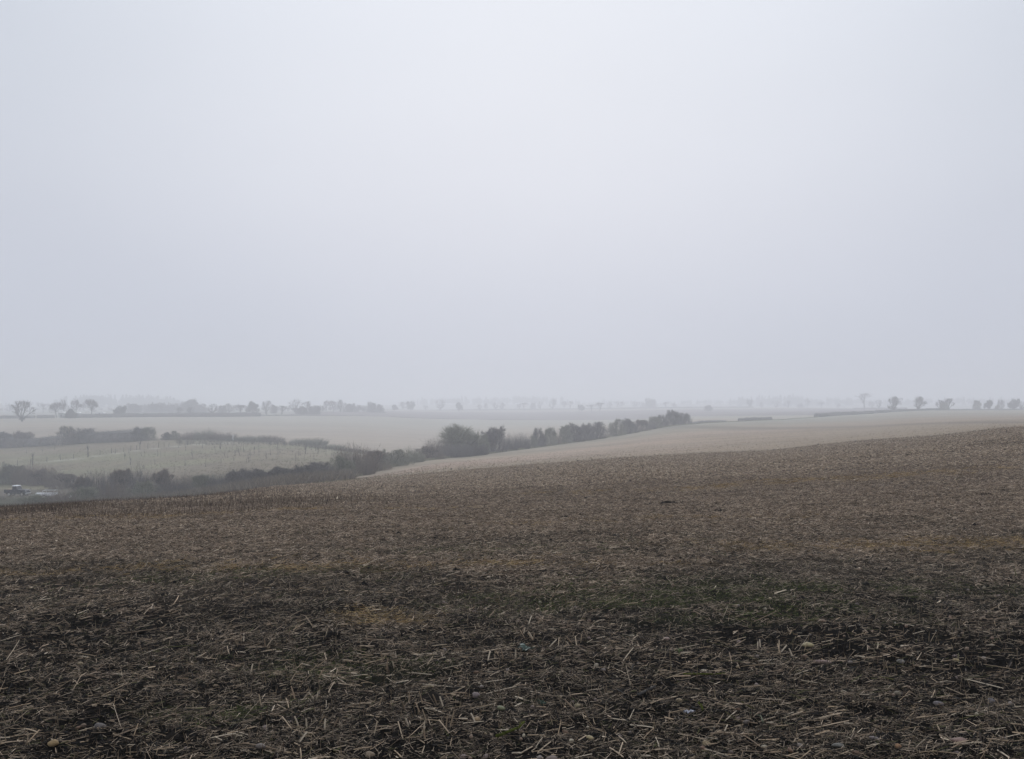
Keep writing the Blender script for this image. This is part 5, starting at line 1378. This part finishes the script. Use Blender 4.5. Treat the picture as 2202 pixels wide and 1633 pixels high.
# crumbs of soil and rotted leaf, and small pebbles
def crumbs(name, label, n, r0, r1, size, pal, pr, mt, seed, flat=.55, wide=34, grow_=.5, keep=None):
    rg = np.random.default_rng(seed)
    x, y, r = seen(rg, n, r0, r1, wide)
    if keep is not None:
        k = keep(rg, x, y); x, y, r = x[k], y[k], r[k]
    n = len(x)
    s = size * np.exp(rg.normal(0, .45, n)) * np.clip((r/9)**grow_, .8, 4)
    base = np.array([(1, 0, 0), (.31, .95, 0), (-.81, .59, 0), (-.81, -.59, 0), (.31, -.95, 0), (0, 0, 1), (0, 0, -.6)])
    Fb = np.array([(0, 1, 5), (1, 2, 5), (2, 3, 5), (3, 4, 5), (4, 0, 5), (1, 0, 6), (2, 1, 6), (3, 2, 6), (4, 3, 6), (0, 4, 6)])
    a = rg.uniform(0, 6.28, n)
    V = base[None] * (1 + rg.normal(0, .22, (n, 7, 1))) * np.stack([s, s*rg.uniform(.55, 1, n), s*flat*rg.uniform(.6, 1.3, n)], -1)[:, None]
    ca, sa = np.cos(a)[:, None], np.sin(a)[:, None]
    W = np.stack([V[..., 0]*ca - V[..., 1]*sa, V[..., 0]*sa + V[..., 1]*ca, V[..., 2]], -1)
    W = W + np.stack([x, y, H(x, y) + s*flat*.15], -1)[:, None]
    Fc = (Fb[None] + np.arange(n)[:, None, None]*7).reshape(-1, 3)
    c = np.array(pal)[rg.choice(len(pal), n, p=np.array(pr)/sum(pr))] * rg.uniform(.75, 1.2, (n, 1))
    return tag(add(name, mesh_np(name, W.reshape(-1, 3), Fc, M[mt], np.repeat(c, 7, 0), smooth=(mt == 'stone'))), label, None, None, 'stuff')
crumbs('soil_crumbs', 'wet crumbs of dark soil and rotted leaf between the straw', 13000, 3.6, 16, .013, [(.012, .011, .010), (.022, .018, .015), (.009, .008, .008), (.05, .040, .031)], [.4, .3, .2, .1], 'litter', 91, wide=40)
crumbs('soil_clods', 'brown clods of soil over the farther stubble', 13000, 14, 105, .013, [(.15, .11, .078), (.06, .044, .034), (.25, .19, .13), (.022, .017, .014)], [.35, .3, .2, .15], 'litter', 92, grow_=.42)
def fade_left(f):
    def g(rg, n):
        x, y = f(rg, n)
        u = UC + x/y*F
        k = rg.random(len(x)) < np.clip(1 - (u - 250 + (fbm(x*.15, y*.15, 420, 3)-.5)*500)/800, 0, 1)**1.6
        return x[k], y[k]
    return g
tufts('tall_stubble', 'dense dark purple brown stubble along the left crest of the field', fade_left(reg_uY(-200, 1150, lambda u: 24 + 0*u, lambda u: np.interp(u, [0, 400, 900], [46, 62, 74]), .5)), 30000, .11, .30,
      [(.085, .06, .048), (.12, .088, .066), (.055, .04, .034), (.22, .165, .115)], 'litter', 36, .009, .28, 1)
tufts('weed_stems', 'thin black dead weed stems standing in the middle of the field', reg_uY(960, 1300, lambda u: 7.7 + 0*u, lambda u: 10.0 + 0*u, .9), 60, .08, .2,
      [(.03, .022, .02), (.06, .045, .04), (.16, .10, .07)], 'litter', 37, .003, .15, 2)
crumbs('gravel', 'tiny flint chips scattered in the soil', 3200, 3.8, 24, .0075, [(.20, .16, .12), (.28, .23, .16), (.14, .11, .095), (.34, .31, .26), (.19, .11, .07)], [.35, .2, .25, .08, .12], 'stone', 93, .6, 38, keep=lambda rg, x, y: rg.random(len(x)) < np.clip(.35 + x/np.maximum(y, 1)*1.6, .08, 1))

# green weeds and moss patches
def weeds(n, r0, r1, seed):
    rg = np.random.default_rng(seed)
    x, y, r = seen(rg, n*6, r0, r1, 36)
    m = fbm(x*.25, y*.25, 97, 3) + .25*(fbm(x*1.6, y*1.6, 98, 2)-.5)
    k = rg.random(len(x)) < np.clip((m - .62)*4 + patches(x, y, GREEN)*1.2, .015, 1)
    x, y, r = x[k][:n], y[k][:n], r[k][:n]
    n = len(x)
    bl = 4
    x, y, r = [np.repeat(q, bl) for q in (x, y, r)]
    x = x + rg.normal(0, .018, n*bl); y = y + rg.normal(0, .018, n*bl)
    p0 = np.stack([x, y, H(x, y)-.003], -1)
    h = rg.uniform(.008, .04, n*bl) * np.clip((r/9)**.3, .9, 1.8)
    p1 = p0 + np.stack([rg.normal(0, .9, n*bl)*h, rg.normal(0, .9, n*bl)*h, h*rg.uniform(.3, 1, n*bl)], -1)
    V, Fc = tri_spikes(p0, p1, rg.uniform(.001, .003, n*bl)*np.clip((r/9)**.6, .9, 3))
    pal = np.array([(.085, .10, .03), (.06, .075, .028), (.11, .12, .045), (.05, .055, .03)])
    c = pal[rg.integers(0, 4, n*bl)] * rg.uniform(.7, 1.2, (n*bl, 1))
    return tag(add('weeds', mesh_np('weeds', V, Fc, M['litter'], np.repeat(c, 4, 0))), 'sparse green weed seedlings and moss among the straw', None, None, 'stuff')
weeds(7000, 4, 30, 95)

tufts('seedlings', 'thin rows of short seedlings and old stubble on the pale tan field', reg_uY(640, 2300, lambda u: B1(u) - 6, lambda u: B1(u) + .55*np.maximum(B2(u)-B1(u), 20), None), 26000, .05, .16,
      [(.15, .135, .075), (.11, .09, .06), (.30, .245, .16), (.19, .15, .10)], 'litter', 35, .035, .8, 1)
# near straws that can be told apart
def stalk_mesh(seed, ln, r, kink):
    g = np.random.default_rng(seed); n = 7; k = 6
    t = np.linspace(0, 1, k)
    c = np.stack([(t-.5)*ln, kink*ln*np.sin(t*math.pi)*g.choice([-1, 1]), .001*np.sin(t*3.1)], -1)
    V = []
    for j in range(k):
        rr = r * (1.12 if j in (2, 4) and seed % 2 else 1.0) * (1 - .12*t[j])
        V += [c[j] + np.array([0, rr*math.cos(q), rr*math.sin(q)]) for q in [2*math.pi*i/n for i in range(n)]]
    Fs = []
    for j in range(k-1):
        for i in range(n):
            a, b_, d, e = j*n+i, j*n+(i+1) % n, (j+1)*n+(i+1) % n, (j+1)*n+i
            Fs += [[a, b_, d], [a, d, e]]
    col = np.array([(.50, .39, .275), (.40, .30, .20), (.28, .205, .14), (.58, .48, .36)])[seed % 4]
    return mesh_np('straw_stalk', np.array(V), np.array(Fs), M['straw'], np.tile(col, (k*n, 1)), smooth=True)
STK = [stalk_mesh(s, l, w, kk) for s, (l, w, kk) in enumerate([(.13, .0036, .004), (.17, .0031, .012), (.10, .0042, .0), (.20, .0030, .006), (.15, .0038, .018), (.12, .0032, .003), (.22, .0028, .014), (.09, .0044, .006)])]
rg = np.random.default_rng(123)
cl = [(-1.35, 6.1), (-.95, 5.4), (-.3, 5.9), (-1.0, 6.6), (.75, 5.15), (1.1, 5.0), (1.6, 5.3), (.3, 4.9), (-1.25, 5.0), (2.1, 4.95), (-.55, 6.9), (.95, 4.85)]
for i in range(290):
    if i == 215: cl = [(-1.5, 5.6), (-1.2, 6.4), (-.8, 5.1), (-.5, 5.6), (-1.7, 6.9), (-1.0, 7.2), (-2.0, 6.2)]
    if i % 3:
        cx, cy_ = cl[rg.integers(len(cl))]
        x, y = cx + rg.normal(0, .24), cy_ + rg.normal(0, .2)
    else:
        y = 4.6 + 3.6 * rg.random()**1.3; x = rg.uniform(-.52, .52) * y
    y = max(y, 4.5)
    o = add('straw_stalk', STK[int(rg.integers(8))], None)
    a = rg.normal(0, .6) + (rg.uniform(0, 6.28) if rg.random() < .3 else 0)
    if x < -.2: a -= .35
    e = .06
    gx = H1(x + e*math.cos(a), y + e*math.sin(a)) - H1(x - e*math.cos(a), y - e*math.sin(a))
    o.location = (x, y, H1(x, y) + .010)
    o.rotation_euler = (0, -math.atan2(gx, 2*e) - abs(rg.normal(0, .08)), a)
    o.scale = (rg.uniform(.5, 1.05), *[rg.uniform(.6, 1.0)]*2)
    tag(o, 'long pale straw stalk lying loose on the near soil', 'straw', 'long straw stalks on the near soil')
up = [(-1.62, 7.6), (-.55, 5.8), (-1.05, 5.35), (-1.25, 5.9), (-.22, 5.35), (-1.65, 6.4), (.42, 7.2), (.25, 7.7), (-.02, 6.7), (-.75, 6.6), (-1.9, 7.2), (1.9, 6.9), (-.6, 5.2), (.15, 7.4)]
for i in range(72):
    cx, cy_ = up[int(rg.integers(len(up)))]
    x, y = cx + rg.normal(0, .10), cy_ + rg.normal(0, .08)
    o = add('stubble_stalk', STK[int(rg.choice([0, 2, 5, 7, 7, 2]))], None)
    t = math.radians(rg.uniform(45, 88))
    s = rg.uniform(.5, .9)
    o.location = (x, y, H1(x, y) + .03)
    o.rotation_euler = (0, -t, rg.uniform(0, 6.28)); o.scale = (s, 1, 1)
    tag(o, 'short cut stubble stalk standing up from the near soil', 'stubble', 'cut stubble stalks standing on the near soil')

# stones that stand out, where they lie
def gy(v):
    """distance at which a photo row meets the near field."""
    return EYE * F / (v - V0)
ST = [(1737, 1388, .085, .06, .035, (.33, .27, .15), 'large pale yellow stone on the right of the near soil'),
 (1768, 1432, .125, .055, .03, (.20, .135, .115), 'long flat reddish brown stone below the pale yellow one'),
 (1023, 1485, .052, .045, .036, (.19, .15, .14), 'round dusky pink stone near the middle of the near soil'),
 (1077, 1517, .05, .04, .026, (.17, .17, .095), 'greenish stone just right of the round pink one'),
 (1269, 1572, .045, .032, .026, (.34, .27, .15), 'yellow pebble beside an upright straw low in the middle'),
 (1187, 1625, .06, .05, .04, (.16, .12, .10), 'dull brown stone at the bottom edge of the photo'),
 (1025, 1538, .04, .034, .03, (.27, .19, .11), 'orange brown pebble below the round pink stone'),
 (1358, 1357, .05, .03, .014, (.34, .30, .21), 'flat cream chip lying in the middle distance of the soil'),
 (1433, 1369, .05, .04, .025, (.24, .17, .14), 'pinkish flint chip right of the flat cream one'),
 (2018, 1524, .058, .035, .028, (.19, .165, .165), 'lilac grey oblong stone toward the right edge'),
 (1930, 1504, .045, .04, .03, (.16, .13, .09), 'dark olive round stone left of the lilac oblong'),
 (2131, 1513, .04, .035, .03, (.18, .16, .16), 'small grey stone close to the right edge'),
 (2056, 1434, .038, .03, .024, (.32, .25, .13), 'bright ochre pebble toward the right edge'),
 (1880, 1604, .05, .036, .022, (.17, .14, .13), 'brown grey flat stone near the bottom right'),
 (1803, 1613, .062, .03, .022, (.16, .15, .13), 'slate grey oblong stone at the bottom right'),
 (2063, 1616, .075, .045, .028, (.23, .15, .12), 'large pinkish stone in the bottom right corner'),
 (1931, 1618, .03, .028, .026, (.30, .17, .09), 'small orange stone at the bottom right'),
 (1895, 1475, .034, .026, .02, (.36, .27, .17), 'pale tan pebble above the olive stone'),
 (1768, 1340, .06, .05, .03, (.22, .15, .10), 'rusty stone up the slope above the pale yellow one'),
 (1937, 1433, .05, .04, .03, (.20, .18, .16), 'grey stone among straw right of the long flat one'),
 (1519, 1592, .045, .035, .03, (.28, .21, .12), 'twin ochre pebble beside another low right of middle'),
 (1242, 1503, .038, .028, .022, (.27, .22, .13), 'straw coloured pebble left of the mossy twig stump'),
 (560, 1600, .05, .04, .03, (.17, .14, .12), 'brown stone half buried toward the bottom left'),
 (115, 1606, .05, .04, .035, (.29, .2, .10), 'orange pebble in the bottom left corner'),
 (215, 1555, .06, .05, .035, (.15, .13, .12), 'grey brown stone left of centre at the bottom'),
 (795, 1605, .05, .04, .03, (.25, .19, .13), 'tan stone at the bottom left of the middle')]
for i, (u, v, a, b_, c, colr, lb) in enumerate(ST):
    Y = gy(v); lump('stone', u, Y, (a, b_, c), M['stone'], lb, 'stone', 600 + i, 'stones on the near soil', sink=.28, colour=colr, rz=random.uniform(-.4, .4), lift=.006)
pebmesh = []
for i in range(6):
    o = lump('pebble', 1500, 6, (.03, .024, .018), M['stone'], None, None, 700 + i, colour=[(.24, .17, .12), (.30, .23, .14), (.16, .13, .11), (.20, .15, .13), (.34, .29, .21), (.19, .12, .08)][i])
    pebmesh.append(o.data); bpy.data.objects.remove(o)
rg = np.random.default_rng(321)
for i in range(190):
    Y = 4.55 + 6.5*rg.random()**1.5
    u = rg.uniform(20, 2180) if rg.random() < .3 else rg.uniform(950, 2190)
    x, y = P(u, Y)
    o = add('pebble', pebmesh[int(rg.integers(6))], None, (x, y, H1(x, y) + .008))
    s = rg.uniform(.55, 1.45); o.scale = (s, s*rg.uniform(.7, 1), s); o.rotation_euler = (rg.normal(0, .2), rg.normal(0, .2), rg.uniform(0, 6.28))
    tag(o, 'small brown or ochre pebble pressed into the near soil', 'pebble', 'small pebbles on the near soil')

# mossy twigs, a weed rosette, a scrap of plastic and dark clods
def twig(u, v, pts, r, label, material, seed):
    Y = gy(v); x, y = P(u, Y)
    g = np.random.default_rng(seed)
    b = MB()
    P_ = [Vector(p) for p in pts]
    for i, (a, c) in enumerate(zip(P_[:-1], P_[1:])): b.tube(a, c, r*(1.05-.15*i), r*(.95-.15*i), 8)
    for k in range(26):
        t = g.random()*(len(P_)-1); i = int(t); q = P_[i].lerp(P_[i+1], t-i)
        b.tube(q, q + Vector(g.normal(0, r*1.0, 3)) + Vector((0, 0, r*.8)), r*.45, r*.1, 5)
    o = b.build('fallen_twig', material, None, True); o.location = (x, y, H1(x, y) + r*.9)
    return tag(o, label, 'twig', 'fallen twigs')
twig(1103, 1566, [(-.085, -.06, .0), (-.045, -.03, .004), (.03, .04, .012), (.06, .11, .02)], .0085, 'bright mossy twig with a forked foot at the bottom middle', M['moss'], 1)
twig(1388, 1488, [(-.05, -.05, .0), (.0, .0, .008), (.07, .09, .012)], .008, 'dark blackish twig beside two orange pebbles', M['bark_dark'], 2)
twig(1497, 1461, [(-.08, .01, .0), (.0, -.005, .006), (.10, .0, .004), (.18, .02, .003)], .006, 'yellow green mossy stem lying flat right of the dark twig', M['moss'], 3)
twig(1508, 1530, [(0, -.03, 0), (.005, .02, .01), (-.005, .06, .012)], .006, 'short mossy stub beside the white plastic scrap', M['moss'], 4)
twig(1636, 1541, [(-.01, -.09, .004), (.0, .0, .01), (-.04, .06, .008), (-.07, .10, .004)], .0045, 'thin grey curved twig toward the right foreground', M['bark_green'], 5)

Y = gy(1535); x, y = P(1482, Y)
g = np.random.default_rng(9); b = MB()
nx_, ny_ = 9, 4
V = [((i/(nx_-1)-.5)*.06, (j/(ny_-1)-.5)*.03 + g.normal(0, .002), .008 + .008*math.sin(i*1.9+j)+g.normal(0, .003)) for j in range(ny_) for i in range(nx_)]
V2 = [(p[0], p[1], p[2]-.0015) for p in V]
n_ = len(V)
fs = [(j*nx_+i, j*nx_+i+1, (j+1)*nx_+i+1, (j+1)*nx_+i) for j in range(ny_-1) for i in range(nx_-1)]
b.poly(V + V2, fs + [tuple(n_ + q for q in f[::-1]) for f in fs])
o = b.build('plastic_scrap', mat('clear_plastic', (.30, .30, .33), .3, .4, var=.5, vscale=60), None, False); o.location = (x, y, H1(x, y) + .012); o.rotation_euler = (0, 0, .2)
tag(o, 'crumpled whitish scrap of plastic among straws low right of middle', 'litter')

def rosette(u, v, R, n, label, material, seed):
    Y = gy(v); x, y = P(u, Y); g = np.random.default_rng(seed)
    e = empty('weed_rosette', (x, y, H1(x, y) + .01))
    for k in range(n):
        a = 2*math.pi*k/n + g.normal(0, .25); L = R*g.uniform(.6, 1.1); b = MB()
        pr = [(.0, .12), (.3, .32), (.6, .42), (.85, .28), (1.0, .03)]
        V = []
        for t, w in pr:
            zz = .02*math.sin(t*2.6) + .006*g.normal()
            for s in (-1, 0, 1): V.append((t*L, s*w*L*.5, zz - (.004 if s == 0 else 0)))
        V3 = [(p[0], p[1], p[2]-.0012) for p in V]
        m = len(V); fs = [(q*3+s, (q+1)*3+s, (q+1)*3+s+1, q*3+s+1) for q in range(4) for s in (0, 1)]
        b.poly(V + V3, fs + [tuple(m+i for i in f[::-1]) for f in fs])
        o = b.build('leaf', material, e); o.rotation_euler = (0, -g.uniform(.05, .5), a)
    return tag(e, label, 'weed')
rosette(1130, 1393, .085, 9, 'blue green weed rosette of broad leaves in the middle of the soil', mat('blue_green_leaf', (.035, .06, .045), .55, .4, var=.3, vscale=40), 31)
rosette(1166, 1508, .035, 7, 'tiny dark green seedling above the mossy forked twig', mat('dark_leaf', (.035, .06, .04), .6, .3, var=.3), 32)
rosette(1461, 1408, .04, 8, 'small fresh green seedling right of the blue green rosette', mat('fresh_leaf', (.09, .12, .04), .6, .3, var=.3), 33)

def clod(u, Y, a, b_, c, label, seed):
    """a heap of turned earth: several lumps in one body."""
    g = np.random.default_rng(seed); parts = []
    x0, y0 = P(u, Y)
    for k in range(26):
        o = lump('tmp', UC, 3, (a*g.uniform(.12, .4), b_*g.uniform(.2, .5), c*g.uniform(.5, 1.0)), M['soil'], None, None, seed*50+k)
        V = np.empty(len(o.data.vertices)*3, np.float32); o.data.vertices.foreach_get('co', V); V = V.reshape(-1, 3)
        Fc = np.empty(len(o.data.loops), np.int32); o.data.loops.foreach_get('vertex_index', Fc)
        me = o.data; bpy.data.objects.remove(o); bpy.data.meshes.remove(me)
        dx, dy = g.normal(0, a*.34), g.normal(0, b_*.3)
        parts.append((V + np.array([x0+dx, y0+dy, H1(x0+dx, y0+dy) + c*.22*g.random()]), Fc.reshape(-1, 3)))
    V, Fc = join(parts)
    return tag(add('earth_clod', mesh_np('earth_clod', V, Fc, M['soil'], np.tile([.034, .028, .023], (len(V), 1)))), label, 'clod', 'dark clods on the stubble')
clod(1436, 21.5, .42, .4, .11, 'largest black heap of turned earth on the right of the stubble', 1)
clod(1212, 18.0, .17, .2, .05, 'small dark clod left of the black heap and lower down', 2)
clod(1242, 19.3, .16, .2, .05, 'small dark clod just above another, left of the black heap', 3)
clod(1838, 22.5, .20, .2, .04, 'dark clod of weeds far to the right of the black heap', 4)
clod(1550, 18.3, .15, .2, .045, 'low dark clod below and right of the black heap', 5)
clod(2117, 20.0, .16, .2, .05, 'dark clod near the right edge of the stubble', 6)
